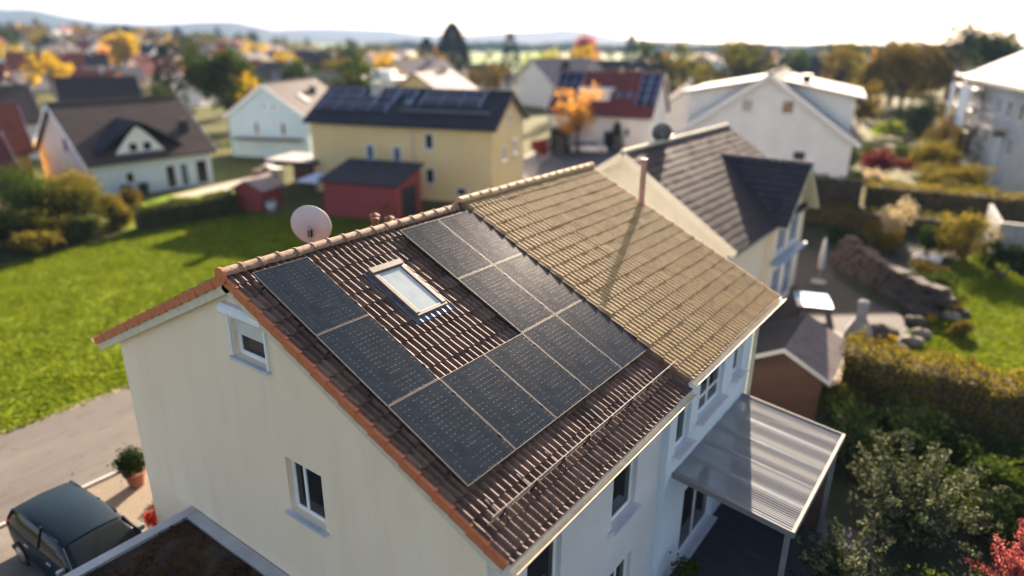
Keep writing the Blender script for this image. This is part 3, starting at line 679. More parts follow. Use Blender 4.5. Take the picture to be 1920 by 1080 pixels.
def dish(name,label,loc,rz,tilt,r,matn,mast,squash=1.0):
    t=thing(name,label,'satellite dish',loc,rz)
    # bowl facing local +y, tilted upward
    vs=[];fs=[];n=32;m=7
    ct,st=math.cos(tilt),math.sin(tilt)
    def tr(x,d,z): # d depth along facing dir
        return (x,d*ct-z*st,mast+d*st+z*ct)
    for k in range(m):
        q=k/(m-1); rr=r*q; d=.22*r*(q*q)
        for i in range(n):
            a_=2*PI*i/n; vs.append(tr(rr*math.cos(a_)*squash,d,rr*math.sin(a_)*1.06))
    for k in range(m-1):
        for i in range(n): fs.append((k*n+i,k*n+(i+1)%n,(k+1)*n+(i+1)%n,(k+1)*n+i))
    nv=len(vs)
    vs+=[(x+0,y-.012,z) for x,y,z in vs]
    fs+=[tuple(nv+i for i in reversed(f)) for f in fs]
    fs+=[((m-1)*n+i,(m-1)*n+(i+1)%n,nv+(m-1)*n+(i+1)%n,nv+(m-1)*n+i) for i in range(n)]
    MB().add(vs,fs).build('reflector',matn,t,smooth=True)
    MB().tube((0,-.10,-.9),(0,-.10,mast+.05),.024).build('mast','zinc',t)
    MB().box(-.045,.045,-.12,-.01,mast-.2,mast-.04).tube((-.05,-.07,mast-.12),(.05,-.07,mast-.12),.03).build('bracket','darkmetal',t,bevel=.01)
    MB().tube(tr(0,.02,-r*1.0),tr(0,.62*r*1.5,-.35*r),.013).build('feed_arm','darkmetal',t)
    MB().tube(tr(0,.6*r*1.5,-.3*r),tr(0,.42*r*1.5,-.2*r),.035).build('receiver','pale',t)
    return t
dish('satellite_dish','round pale grey satellite dish standing behind the ridge of the solar roof',(-1.58,3.0,7.74),R(40),R(16),.45,'dish',.60,.95)
for i,(x,y,h_) in enumerate(((-1.6,4.85,.10),(-1.6,5.32,-.06))):
    t=thing('clay_vent',['taller clay vent pot beyond the ridge of the solar roof','shorter clay vent pot beyond the ridge of the solar roof'][i],'vent pot',(x,y,ZR-abs(x)*ta),0,'clay vent pots behind the ridge')
    MB().lathe([(.09,-.1),(.08,h_+.35),(.10,h_+.37),(.10,h_+.42),(0,h_+.42)],n=14).build('pot','terrapot',t,smooth=True)
    MB().lathe([(.13,h_+.46),(.12,h_+.5),(0,h_+.56)],n=14).build('cap','terrapot',t)
# ------------------------------------------------------------------ garage with planted roof
def leaves(P,size,g,flat=0.,aspect=.6):
    n=len(P); nrm=g.normal(0,1,(n,3)); nrm[:,2]+=flat*2; nrm/=np.linalg.norm(nrm,axis=1)[:,None]
    t=np.cross(nrm,g.normal(0,1,(n,3))); t/=np.linalg.norm(t,axis=1)[:,None]; b=np.cross(nrm,t)
    s=(size*g.uniform(.55,1.35,n))[:,None]
    V=np.stack([P-t*s*.5,P+b*s*aspect*.5,P+t*s*.5,P-b*s*aspect*.5],1).reshape(-1,3)
    return V,np.arange(n*4).reshape(-1,4)
def garage():
    r=thing('garage','flat roofed garage with grey metal parapet and brown planted roof against the cream gable','garage',(0,-3,0))
    x0,x1,y0,y1,H=-3.0,3.2,-3.2,3.13,2.25
    MB().box(x0+.05,x1-.05,y0+.05,y1-.02,0,H-.12).build('wall','offwhite',r)
    k=MB(); w_=.26
    k.box(x0,x0+w_,y0,y1,H-.18,H).box(x1-w_,x1,y0,y1,H-.18,H).box(x0+w_,x1-w_,y0,y0+w_,H-.18,H).box(x0+w_,x1-w_,y1-w_,y1,H-.18,H)
    k.build('parapet','coping',r,bevel=.01)
    k=MB(); 
    k.box(x0+w_,x1-w_,y0+w_,y1-w_,H-.1,H-.075)
    k.build('planted_roof','soil',r)
    g=np.random.default_rng(8); n=16000
    P=np.c_[g.uniform(x0+w_+.02,x1-w_-.02,n),g.uniform(y0+w_+.02,y1-w_-.04,n),np.full(n,H-.07)]
    d=np.sin(P[:,0]*2.1+1)*np.sin(P[:,1]*2.7)+np.sin(P[:,0]*5+P[:,1]*4)*.5+g.normal(0,.4,n); P=P[d>-.2]; P[:,2]+=g.uniform(0,.06,len(P))
    V,F=leaves(P,.07,g,.3); o=np_mesh('sedum_cover',V,F,LF['sedum'],r); tag(o,kind='stuff')
    k=MB().box(x0+.02,x0+.05,y0+.7,y1-.9,.0,1.95); k.build('garage_door','frame',r)
garage()
# ------------------------------------------------------------------ car
def car(label,loc,rz,paint,group=None,Lc=4.15):
    t=thing('parked_car',label,'car',loc,rz,group)
    # stations along x (front = +x): x, half width, belt z, roof z
    W=.86
    # body
    prof_=[(-2.05,.42),(-2.08,.62),(-2.02,.86),(-1.86,.98),(-.9,1.0),(1.1,.96),(1.45,.92),(1.80,.80),(1.98,.66),(2.06,.48),(2.04,.28)]
    def wd(x): return W*(1-.13*max(0,(abs(x)-1.35)/.75)**2)
    vs=[];fs=[]; cols_=[]
    for x,z in prof_:
        ww=wd(x); zb=.24 if abs(x)<1.95 else .30
        cols_.append([(x,-ww*.96,zb),(x,-ww,zb+(z-zb)*.5),(x,-ww*.985,z-.07),(x,-ww*.90,z),(x,0,z+.025),(x,ww*.90,z),(x,ww*.985,z-.07),(x,ww,zb+(z-zb)*.5),(x,ww*.96,zb)])
    n=9
    for c in cols_: vs+=c
    for i in range(len(cols_)-1):
        for j in range(n-1): fs.append((i*n+j,(i+1)*n+j,(i+1)*n+j+1,i*n+j+1))
    fs+=[tuple(range(n)),tuple((len(cols_)-1)*n+j for j in reversed(range(n)))]
    b=MB().add(vs,fs).build('body',paint,t,smooth=True); sb_=b.modifiers.new('s','SUBSURF'); sb_.levels=1; sb_.render_levels=1
    # greenhouse
    st=[(-1.98,.0),(-1.86,.20),(-1.70,.38),(-1.1,.50),(-.2,.54),(.5,.51),(.85,.42),(1.2,.22),(1.46,.0)]
    vs=[];fs=[]
    for x,z in st:
        z0=.95; ww=wd(x)*.93; tw=ww*(1-.20*z/.53)
        vs+=[(x,-ww,z0),(x,-tw,z0+z*.92),(x,-tw*.8,z0+z),(x,0,z0+z+.028),(x,tw*.8,z0+z),(x,tw,z0+z*.92),(x,ww,z0)]
    m=7
    for i in range(len(st)-1):
        for j in range(m-1): fs.append((i*m+j,(i+1)*m+j,(i+1)*m+j+1,i*m+j+1))
    MB().add(vs,fs).build('glazing','carglass',t,smooth=True)
    # roof skin and pillars slightly proud
    vs=[];fs=[];rs=[(-1.72,.385),(-1.4,.455),(-1.1,.50),(-.65,.525),(-.2,.54),(.2,.532),(.5,.51),(.80,.44)]
    for x,z in rs:
        z0=.962; tw=wd(x)*.93*(1-.20*z/.53)+.012
        vs+=[(x,-tw,z0+z*.90),(x,-tw*.8,z0+z+.004),(x,0,z0+z+.04),(x,tw*.8,z0+z+.004),(x,tw,z0+z*.90)]
    for i in range(len(rs)-1):
        for j in range(4): fs.append((i*5+j,(i+1)*5+j,(i+1)*5+j+1,i*5+j+1))
    MB().add(vs,fs).build('roof_panel',paint,t,smooth=True)
    for s in (-1,1):
        k=MB()
        for (xa,za,xb,zb_) in ((1.46,.96,.82,1.375),(-.25,.96,-.22,1.47),(-1.98,.97,-1.70,1.33)):
            ya_=wd(xa)*.93*s; yb_=wd(xb)*.93*(1-.2*(zb_-.95)/.53)*s
            k.tube((xa,ya_,za),(xb,yb_,zb_),.032,.028,6)
        k.tube((-1.6,s*.66,1.40),(.6,s*.66,1.43),.016,n=6)
        k.build('pillars',paint,t)
    for s in (-1,1):
        MB().box(1.02,1.12,s*.90-.09,s*.90+.09,.93,1.07).build('mirror','rim',t,bevel=.03)
        for x in (-1.3,1.28):
            wv=MB(); wv.tube((x,s*.64,.31),(x,s*.865,.31),.315,.315,24)
            wo_=wv.build('wheel','tyre',t); MB().tube((x,s*.85,.31),(x,s*.875,.31),.21,.20,16).build('rim','rim',wo_)
        for x in (-.75,.35): MB().box(x-.1,x+.1,s*.865-.02,s*.865+.02,.82,.85).build('door_handle','rim',t,bevel=.008)
        MB().box(1.86,2.0,s*.62-.14,s*.62+.14,.60,.72).build('headlight','glass_pale',t,bevel=.03)
        MB().box(-2.06,-1.98,s*.68-.09,s*.68+.09,.66,.92).build('tail_lamp','redlamp',t,bevel=.02)
    MB().box(-1.9,1.9,-.84,.84,.18,.30).build('underbody','blackplastic',t,bevel=.03)
    return t
car('dark teal hatchback parked on the paving by the flat garage roof',(-5.9,-1.25,.012),R(3),'carpaint')
car('white car parked on the street behind the orange tree',(-29.3,62.5,.016),R(35),'carwhite')
# pot, red plant beside the cream wall
def blob_pts(g,lobes,n,clump=.35,k=40,shell=.45):
    L=np.array(lobes,float); vol=L[:,3]*L[:,4]*L[:,5]; 
    cidx=g.choice(len(L),k,p=vol/vol.sum()); d=g.normal(0,1,(k,3)); d/=np.linalg.norm(d,axis=1)[:,None]
    rr=g.uniform(shell,1,k)[:,None]; cc=L[cidx,:3]+d*L[cidx,3:]*rr
    ii=g.integers(0,k,n); s=np.mean(L[:,3:],axis=0)*clump
    P=cc[ii]+g.normal(0,1,(n,3))*s*.6
    return P
def shrub(name,label,cat,x,y,mat,lobes,n,size,seed,group=None,z=0,k=60,clump=.33,trunk=None,rz=0,core=None,shell=.45):
    g=np.random.default_rng(seed); t=thing(name,label,cat,(x,y,z),rz,group)
    P=blob_pts(g,lobes,n,clump,k,shell); P[:,2]=np.maximum(P[:,2],.03)
    V,F=leaves(P,size,g); np_mesh('foliage',V,F,LF[mat],t)
    zc=max(l[2] for l in lobes); mb=MB()
    if trunk is None: trunk=.03+.02*zc
    for l in lobes[:8]:
        mb.tube((0,0,-.02),(l[0]*.5,l[1]*.5,l[2]*.6),trunk,trunk*.6,6,cap=False).tube((l[0]*.5,l[1]*.5,l[2]*.6),(l[0],l[1],l[2]+l[5]*.4),trunk*.6,trunk*.15,5,cap=False)
    mb.build('stems','bark',t); return t
t=thing('potted_bush','round green bush in a clay pot on the gravel by the cream wall','potted plant',(-8.15,1.05,.004))
MB().lathe([(0,.0),(.19,0),(.26,.38),(.29,.38),(.29,.45),(.23,.45),(.22,.4),(0,.4)],n=20).build('pot','terrapot',t,smooth=False)
g=np.random.default_rng(3); P=blob_pts(g,[(0,0,.78,.40,.40,.30)],3200,.4,60); V,F=leaves(P,.07,g); np_mesh('foliage',V,F,LF['dgreen'],t)
shrub('ground_cover','low dark cushion plants on the gravel along the cream wall','plant',-6.7,1.1,'dgreen',[(0,0,.12,.35,.25,.15),(.5,-.3,.1,.25,.2,.12)],900,.06,19)
shrub('red_plant','small crimson shrub on the gravel against the cream wall','shrub',-5.75,.35,'red',[(0,0,.35,.22,.22,.4),(.1,.1,.7,.15,.15,.3)],900,.08,9)
# ------------------------------------------------------------------ generic gabled house
def house(name,label,x,y,rz,L,W,he,hr,wall,roof,o=.4,wins=(),tiles=None,chim=None,ridge=None,trim='frame',group=None,z=0,frontmat=None,roofthick=.18):
    h=thing(name,label,'house',(x,y,z),rz,group)
    m=W/2; tt=(hr-he)/m
    mb=MB().add([(0,0,0),(L,0,0),(L,W,0),(0,W,0),(0,0,he),(L,0,he),(L,W,he),(0,W,he),(0,m,hr),(L,m,hr)],
        [(0,1,5,4),(2,3,7,6),(3,0,4,8,7),(1,2,6,9,5)])
    mb.build('wall',wall,h)
    al=math.atan(tt); c_,s_=math.cos(al),math.sin(al)
    for s in (1,-1):
        def P(v,n,xx,s=s): 
            return (xx,m-s*(v*c_+n*s_),hr+.02-v*s_+n*c_)
        V=(m+o)/c_
        rp=MB().hexa([P(0,0,-o),P(V,0,-o),P(V,0,L+o),P(0,0,L+o)],[P(0,roofthick,-o),P(V,roofthick,-o),P(V,roofthick,L+o),P(0,roofthick,L+o)])
        rp.build('roof',roof,h)
        if tiles and s==1:
            f=lambda U,v,n: np.c_[np.asarray(U,float),m-((v+0*U)*c_+(n+0*U)*s_),hr+.02+roofthick*c_-(v+0*U)*s_+(n+0*U)*c_+.012]
            tile_slope('roof_tiles',f,-o,L+o,V,tiles,h,pitch=.3,course=.36,hr=.03,lift=.05,seg=5,seed=3)
        gutter(h,(-o,m-s*((m+o)+.06),he-o*tt+.04),(L+o,m-s*((m+o)+.06),he-o*tt+.04),mat='zinc' if trim!='cream' else 'creamtrim') 
    for xx in (-o-.03,L+o):
        for s in (1,-1):
            mb=MB(); P=lambda v,n,q:(q,m-s*(v*c_+n*s_),hr+.02-v*s_+n*c_); V=(m+o)/c_
            mb.hexa([P(0,-.1,xx),P(V,-.1,xx),P(V,-.1,xx+.03),P(0,-.1,xx+.03)],[P(0,roofthick+.01,xx),P(V,roofthick+.01,xx),P(V,roofthick+.01,xx+.03),P(0,roofthick+.01,xx+.03)])
            mb.build('bargeboard',trim,h)
    ax=lambda x_,y_,z_:(y_,m+x_,z_)
    ridge_caps('ridge_tiles',-o,L+o,hr+.02+roofthick/c_-.02,ridge or roof,h,r=.13,L=.42,axis=ax)
    for wn in wins:
        side,u,z_,w_,hh=wn[:5]; g_=wn[5] if len(wn)>5 else 'glass'
        fr={'F':framer((u,0,z_),(1,0,0),(0,-1,0)),'B':framer((u,W,z_),(1,0,0),(0,1,0)),'L':framer((0,u,z_),(0,1,0),(-1,0,0)),'R':framer((L,u,z_),(0,1,0),(1,0,0))}[side]
        window(h,fr,w_,hh,dark=g_,proud=.05,depth=.06,fw=.09,mull=wn[6] if len(wn)>6 else ())
    if chim:
        cx,cy,cw,ch,cm=chim; zz=hr-abs(cy-m)*tt
        c=MB().box(cx,cx+cw,cy-cw/2,cy+cw/2,zz-.6,zz+ch).box(cx-.06,cx+cw+.06,cy-cw/2-.06,cy+cw/2+.06,zz+ch,zz+ch+.1).build('chimney',cm,h)
    h['_']=0; del h['_']
    return h,m,tt,al
def on_slope(h,m,hr,al,s,th=.2):
    c_,s_=math.cos(al),math.sin(al)
    return lambda u,n,v: Vector((u,m-s*(v*c_+(n+th)*s_),hr+.02-v*s_+(n+th)*c_))
def slope_box(parent,fr,u0,u1,v0,v1,n0,n1,name,mat):
    return MB().box(u0,u1,n0,n1,v0,v1,fr).build(name,mat,parent)
def far_panels(h,fr,grid,pw,ph,owner_label,group):
    for (u,v) in grid:
        t=slope_box(None,fr,u,u+pw-.06,v,v+ph-.05,.03,.09,'photovoltaic_module','pvfar'); t.location=h.location; t.rotation_euler=h.rotation_euler
        e=MB()
        e.box(u-.06,u,.03,.10,v,v+ph-.05,fr).box(u+pw-.06,u+pw-.0,.03,.10,v,v+ph-.05,fr).box(u-.06,u+pw,.03,.10,v-.05,v,fr).build('frame','pvline',t)
        tag(t,owner_label,'solar panel',group)
# yellow house
yh=(-36.92,30.18,.33,15.81,8.2,5.88,8.05)
h,m,tt,al=house('yellow_house','long yellow house with dark solar roof behind the red garage',*yh,'yellow','darkroof',wins=[
 ('F',5.0,2.95,.75,1.25,'glass_blue'),('F',7.4,2.9,.75,1.25,'glass_blue'),('F',10.2,4.0,.8,1.3),('F',10.2,1.3,.8,1.3),('F',12.8,.5,.9,.7),('R',2.4,3.0,.8,1.2,'glass_pale'),('R',5.4,3.2,.8,1.2,'glass_pale'),('R',3.8,5.9,.6,.7,'glass_blue')],
 chim=(4.1,4.1-.7,.75,1.0,'stucco_chim'),trim='darkmetal')
fr=on_slope(h,m,8.05,al,1)
far_panels(h,fr,[(u,v) for u in (.2,1.75,) for v in (.25,1.35,2.45)]+[(3.3,2.45),(4.85,2.45),(5.0,1.35),(5.0,.25),(6.6,.25),(3.3,1.35)] ,1.55,1.1,'dark blue module in the left field on the yellow house roof','roof modules of the yellow house, left field')
far_panels(h,fr,[(u,v) for u in (9.0,10.7,12.4) for v in (.25,1.35)],1.7,1.1,'dark blue module in the right field on the yellow house roof','roof modules of the yellow house, right field')
slope_box(h,fr,7.6,8.3,1.5,2.4,.02,.1,'roof_window','glass_blue')
slope_box(h,fr,7.6,15.2,3.2,3.24,.02,.2,'snow_guard','zinc')
MB().tube((9.2,-.1,5.7),(9.2,-.1,0),.05).build('downpipe','stucco_chim',h)
# blue gable house
h,m,tt,al=house('pale_blue_house','pale blue gabled house with grey roof left of the yellow house',-50.46,40.12,2.0,10.99,9.19,4.3,7.45,'ltblue','greyroof',o=.3,wins=[
 ('L',3.4,5.1,.55,.5),('L',4.5,5.1,.55,.5),('L',2.5,2.4,.6,1.4),('L',5.6,2.4,.6,1.4)],chim=(6.5,2.6,.6,.9,'darkmetal'))
fr=on_slope(h,m,7.45,al,1); slope_box(h,fr,3.2,4.1,2.2,3.6,.02,.1,'roof_window','skyglass')
MB().box(-1.2,-.02,.6,8.4,2.0,2.15).build('canopy','darkmetal',h)
# big white gable house
h,m,tt,al=house('white_gable_house','large white gabled house with two wide side dormers behind the grey roof','x' and .32,49.77,1.78,14.5,12.6,5.3,9.75,'white','darkroof',o=.45,wins=[
 ('L',7.2,7.0,.95,1.05,'glass_pale'),('L',4.3,7.0,.95,1.05),('L',3.0,3.3,1.0,1.1),('L',1.6,.3,2.2,1.0)],chim=(3.8,3.9,.6,1.6,'darkmetal'),ridge='ridge_w')
for s in (1,-1):
    zr=9.75; Yf=lambda d:(m-s*d)
    poly=[(m-.25,5.5),(m-.25,8.25),(1.4,9.15),(1.4,8.6)]
    k=MB().prism(poly,lambda p,q,t_:(t_,m-s*p,q),1.3,12.8).build('dormer','white',h)
    MB().prism([(m+.45,8.15),(m+.45,8.33),(.9,9.45),(.9,9.27)],lambda p,q,t_:(t_,m-s*p,q),.9,13.2).build('dormer_roof','lightroof',k)
    for xx in (3,6.5,10): MB().box(xx,xx+1.2,(m-s*(m-.25))-.03,(m-s*(m-.25))+.03,6.6,7.7).build('dormer_window','glass',k)
# red roofed house
h,m,tt,al=house('red_roof_house','white house with dark red roof and flat white dormer behind the orange tree',-36.37,65.12,.19,12.32,7.8,4.2,8.45,'white','redroof',wins=[
 ('F',8.2,1.6,.7,1.0),('F',9.3,1.6,.7,1.0),('F',6.8,.2,1.4,2.0),('F',2.2,1.4,1.0,1.2,'glass_blue')],chim=(9,4.4,.5,.9,'redroof'))
k=MB().prism([(m-.9,4.9),(m-.9,6.5),(.7,6.8),(.7,6.6)],lambda p,q,t_:(t_,m-p,q),3.4,7.0).build('dormer','white',h)
MB().prism([(m-.5,6.5),(m-.5,6.75),(.5,7.0),(.5,6.8)],lambda p,q,t_:(t_,m-p,q),3.1,7.3).build('dormer_roof','pale',k)
fr=on_slope(h,m,8.45,al,1)
slope_box(h,fr,7.6,8.3,2.9,3.8,.02,.1,'roof_window','glass_blue'); slope_box(h,fr,8.9,9.6,2.9,3.8,.02,.1,'roof_window','glass_blue')
far_panels(h,fr,[(u,v) for u in (-.1,.95,2.0) for v in (.3,1.9,3.5)],1.05,1.6,'dark blue module in the left field on the dark red roof','modules in the left field of the dark red roof')
far_panels(h,fr,[(u,v) for u in (10.3,11.4) for v in (.3,1.4,2.5,3.6)],1.05,1.1,'dark blue module at the right end of the dark red roof','modules at the right end of the dark red roof')
# left house with eyebrow dormer
h,m,tt,al=house('brown_roof_house','white and pink house with brown roof and curved gable dormer on the left','x' and -47.26,17.08,1.52,9.69,10.6,3.05,6.95,'bluewhite','stripedroof',o=.45,wins=[
 ('F',2.4,1.0,.75,.95),('F',5.6,.1,.9,2.0),('F',6.8,.1,.8,2.0,'glass_blue'),('F',8.2,.1,1.1,2.1)],chim=(8.3,1.8,.6,1.0,'darkmetal'))
MB().add([(-.02,.0,0),(-.02,10.6,0),(-.02,10.6,3.05),(-.02,5.3,6.95),(-.02,0,3.05)],[(4,3,2,1,0)]).build('gable_facade','pink',h)
for z_ in (1.0,3.4): window(h,framer((-.02,3.6,z_),(0,1,0),(-1,0,0)),.8,1.1,proud=.05)
dpoly=[]
def dz(xx): 
    q=abs(xx)/3.6; return 5.7-2.35*q**1.2
xs=[-3.4+6.8*i/20 for i in range(21)]
k=MB(); vs=[]; fs=[]
for xx in xs:
    z_=max(dz(xx),2.62); vs+=[(4.0+xx,-.30,z_),(4.0+xx,max(.2,(z_-3.05)/tt+.2),z_+.05)]
for i in range(20): fs.append((2*i,2*i+2,2*i+3,2*i+1))
n0=len(vs); vs+=[(a_,b_,c_+.16) for a_,b_,c_ in vs]; fs+=[tuple(n0+q for q in reversed(f)) for f in fs]; fs+=[(2*i,n0+2*i,n0+2*i+2,2*i+2) for i in range(20)]
dm=k.add(vs,fs).build('dormer_roof','darkroof',h)
vs=[(4+xx*.60,.12,max(dz(xx)-.25,3.15)) for xx in xs]+[(4+xx*.60,.12,3.1) for xx in xs]
MB().add(vs,[(i,i+1,22+i,21+i) for i in range(20)]).build('dormer_front','white',dm)
for u in (3.1,4.2): window(h,framer((u,.12,3.45),(1,0,0),(0,-1,0)),.75,.75,proud=.05)
# grey roofed house behind the yellow roof (with cross gable)
h,m,tt,al=house('grey_tile_house','cream house with grey tiled roof and cross gable beyond the yellowish roof',2.1,19.35,PI/2,11.2,9.2,4.72,7.72,'cream',MT['greyroof'],o=.35,tiles='slate',ridge='ridge_w',trim='cream',wins=[('L',3.2,3.2,.8,1.0,'glass_pale')])
# cross gable: local x runs along +Y world, local y runs along -X world ; wing to local -y
X0,X1=24.5-19.35,28.8-19.35; mid=(X0+X1)/2; zr_,ze_=6.93,5.05; yo=-.55
wg=MB().add([(X0,4.0,0),(X0,yo+.3,0),(X1,yo+.3,0),(X1,4,0),(X0,4.0,ze_),(X0,yo+.3,ze_),(X1,yo+.3,ze_),(X1,4,ze_),(mid,yo+.3,zr_-.1),(mid,4,zr_-.1)],[(0,1,5,4),(2,3,7,6),(1,2,6,8,5),(4,5,8,9),(8,6,7,9)]).build('wing_wall','cream',h)
for s in (1,-1):
    al2=math.atan((zr_-ze_)/((X1-X0)/2)); c2,s2=math.cos(al2),math.sin(al2); V2=((X1-X0)/2+.55)/c2
    f=lambda U,v,n,s=s: np.c_[mid-s*((v+0*U)*c2+(n+0*U)*s2),np.asarray(U,float),zr_+.05-(v+0*U)*s2+(n+0*U)*c2]
    tile_slope('wing_roof',f,-.9,4.4,V2,'slate',h,pitch=.3,course=.36,hr=.03,lift=.05,seg=5,seed=6)
    q=lambda v,n,y_,s=s:(mid-s*(v*c2+n*s2),y_,zr_+.05-v*s2+n*c2)
    MB().hexa([q(0,-.16,-.9),q(V2,-.16,-.9),q(V2,-.16,4.2),q(0,-.16,4.2)],[q(0,-.03,-.9),q(V2,-.03,-.9),q(V2,-.03,4.2),q(0,-.03,4.2)]).build('wing_soffit','creamtrim',h)
ridge_caps('wing_ridge_tiles',-.9,4.3,zr_+.10,'mauveroof',h,r=.13,L=.42,xo=mid)
for z_ in (.4,3.1):
    for u in (X0+.5,X0+2.4): window(h,framer((u,yo+.3,z_),(1,0,0),(0,-1,0)),1.3,1.9 if z_<1 else 1.5,dark='glass_blue',proud=.05,mull=(.5,))
MB().box(X0-.1,X1+.1,yo-.15,yo+.27,2.72,2.86).build('string_course',M('blue ledge',(.22,.34,.46),sc=2,rough=.6),h)
dish('satellite_dish','dark satellite dish on the ridge of the grey tiled roof',(-2.5,22.6,7.75),R(28),R(20),.44,'dishdark',.55)
# ------------------------------------------------------------------ outbuildings on the left lawn edge
t=thing('red_garage','red boarded garage with dark sloping roof in front of the yellow house','garage',(-29.6,25.2,0),.29)
MB().add([(0,0,0),(5.9,0,0),(5.9,3.9,0),(0,3.9,0),(0,0,2.5),(5.9,0,2.5),(5.9,3.9,3.35),(0,3.9,3.35)],[(0,1,5,4),(1,2,6,5),(2,3,7,6),(3,0,4,7)]).build('wall','redwood',t)
MB().hexa([(-.25,-.25,2.5),(6.15,-.25,2.5),(6.15,4.1,3.42),(-.25,4.1,3.42)],[(-.25,-.25,2.62),(6.15,-.25,2.62),(6.15,4.1,3.54),(-.25,4.1,3.54)]).build('roof','darkroof',t)
MB().box(5.9,5.93,.9,3.0,0,2.2).build('door','blackplastic',t)
MB().box(5.2,5.85,-.7,-.1,0,1.25).build('log_box','orangeroof',t)
t=thing('red_shed','small red garden shed with grey gable roof at the hedge end','shed',(-35.9,22.0,0),.40)
MB().add([(0,0,0),(2.3,0,0),(2.3,2.6,0),(0,2.6,0),(0,0,1.7),(2.3,0,1.7),(2.3,2.6,1.7),(0,2.6,1.7),(1.15,0,2.3),(1.15,2.6,2.3)],[(1,0,4,8,5),(3,2,6,9,7),(0,3,7,4),(2,1,5,6)]).build('wall','redwood',t)
for s in (0,1):
    xx=[-.3,1.15,1.15,-.3] if s==0 else [1.15,2.6,2.6,1.15]; zz=[1.56,2.32,2.32,1.56] if s==0 else [2.32,1.56,1.56,2.32]
    yy=[-.25,-.25,2.85,2.85]; MB().hexa([(xx[i],yy[i],zz[i]) for i in range(4)],[(xx[i],yy[i],zz[i]+.07) for i in range(4)]).build('roof','mauveroof',t)
MB().box(.7,1.5,-.03,0,0,1.5).build('door','redwood',t)
t=thing('canopy','light blue sheet canopy on posts left of the red garage','canopy',(-31.7,24.4,0),.29)
MB().hexa([(0,0,2.3),(1.9,0,2.3),(1.9,2.6,2.5),(0,2.6,2.5)],[(0,0,2.36),(1.9,0,2.36),(1.9,2.6,2.56),(0,2.6,2.56)]).build('roof_sheet','bluesteel',t)
for q in ((.05,.1),(1.8,.1),(.05,2.5),(1.8,2.5)): MB().box(q[0],q[0]+.08,q[1],q[1]+.08,0,2.3).build('post','brownwood',t)
t=thing('gate_post','pale yellow wooden gate post at the end of the left hedge','post',(-36.3,21.5,0),.3)
MB().box(0,.35,0,.35,0,1.55).build('shaft','yellow',t,bevel=.01); MB().box(-.04,.39,-.04,.39,1.55,1.62).build('cap','stucco_chim',t)
t=thing('water_butt','grey rain barrel beside the small red shed','barrel',(-32.9,23.0,0))
MB().lathe([(0,0),(.38,0),(.44,.5),(.38,1.0),(.30,1.02),(0,1.04)],n=20).build('drum','zinc',t,smooth=True); MB().lathe([(.40,.98),(.40,1.03),(0,1.08)],n=20).build('lid','darkmetal',t)
t=thing('carport','flat roofed dark carport with pale roof before the pale blue house','carport',(-40.3,27.6,0),.33)
MB().box(-.1,4.6,-.1,4.4,2.35,2.6).build('fascia','darkroof',t); MB().box(.1,4.4,.1,4.2,2.6,2.66).build('roof','lightroof',t)
for q in ((0,0),(4.3,0),(0,4.1),(4.3,4.1)): MB().box(q[0],q[0]+.12,q[1],q[1]+.12,0,2.35).build('post','brownwood',t)
MB().box(.05,4.4,4.05,4.1,0,2.3).build('back_wall','brownwood',t)
for i,(x,y,s_,mt_,lb) in enumerate([(-45.0,29.5,1.0,'terrapot','orange garden box on the yard beside the brown roofed house'),(-44.2,30.6,1.1,'zinc','grey garden bin on the yard beside the brown roofed house'),(-46.6,31.6,.9,'paleslab','beige garden box on the yard beside the brown roofed house')]):
    t=thing('garden_box',lb,'garden box',(x,y,.012),.3*i)
    MB().box(0,s_,0,s_*.8,0,s_*.9).build('body',mt_,t,bevel=.03); MB().box(-.04,s_+.04,-.04,s_*.8+.04,s_*.9,s_*.9+.08).build('lid','pale' if i else 'brownwood',t,bevel=.02)
# bins against the white wall
for i,(x,y) in enumerate(((-46.9,18.9),(-46.7,20.2))):
    t=thing('wheelie_bin',['dark wheeled bin at the near end of the white house wall','dark wheeled bin right of the other against the white wall'][i],'bin',(x,y,0),.05)
    MB().hexa([(.05,.05,.1),(.5,.05,.1),(.5,.5,.1),(.05,.5,.1)],[(0,0,.95),(.55,0,.95),(.55,.55,.95),(0,.55,.95)]).build('body','blackplastic',t,bevel=.02); MB().box(-.03,.6,-.03,.58,.95,1.02).build('lid','blackplastic',t,bevel=.02)
# far left houses
house('orange_wall_house','orange walled house with red tile roof at the left edge',-57.94,8.43,1.36,8.0,8.08,3.3,6.45,'orangewall','orangeroof',wins=[('F',2,1,.8,1.1),('F',5.6,1,.8,1.1)])
house('near_left_house','white house with dark red tile roof cut by the left edge',-50.62,5.91,1.44,7.0,7.93,2.5,5.1,'bluewhite','redroof',wins=[('F',3.4,.6,1.2,1.3),('F',5.6,.6,.8,1.3)])
house('grey_left_house','white house with dark grey roof and skylight behind the orange walled house',-74.53,14.53,1.38,9,9,3.9,7.0,'bluewhite','stripedroof',wins=[('F',9,1.2,1,1.2),('F',5,1.2,1,1.2)])
house('red_gable_house','grey roofed house with dark red gable wall behind the brown roof',-85.0,30.5,1.22,8.6,9,3.9,7.1,'redwood','greyroof',wins=[('L',3.2,3.6,.9,1.1),('L',5.4,3.6,.9,1.1)])
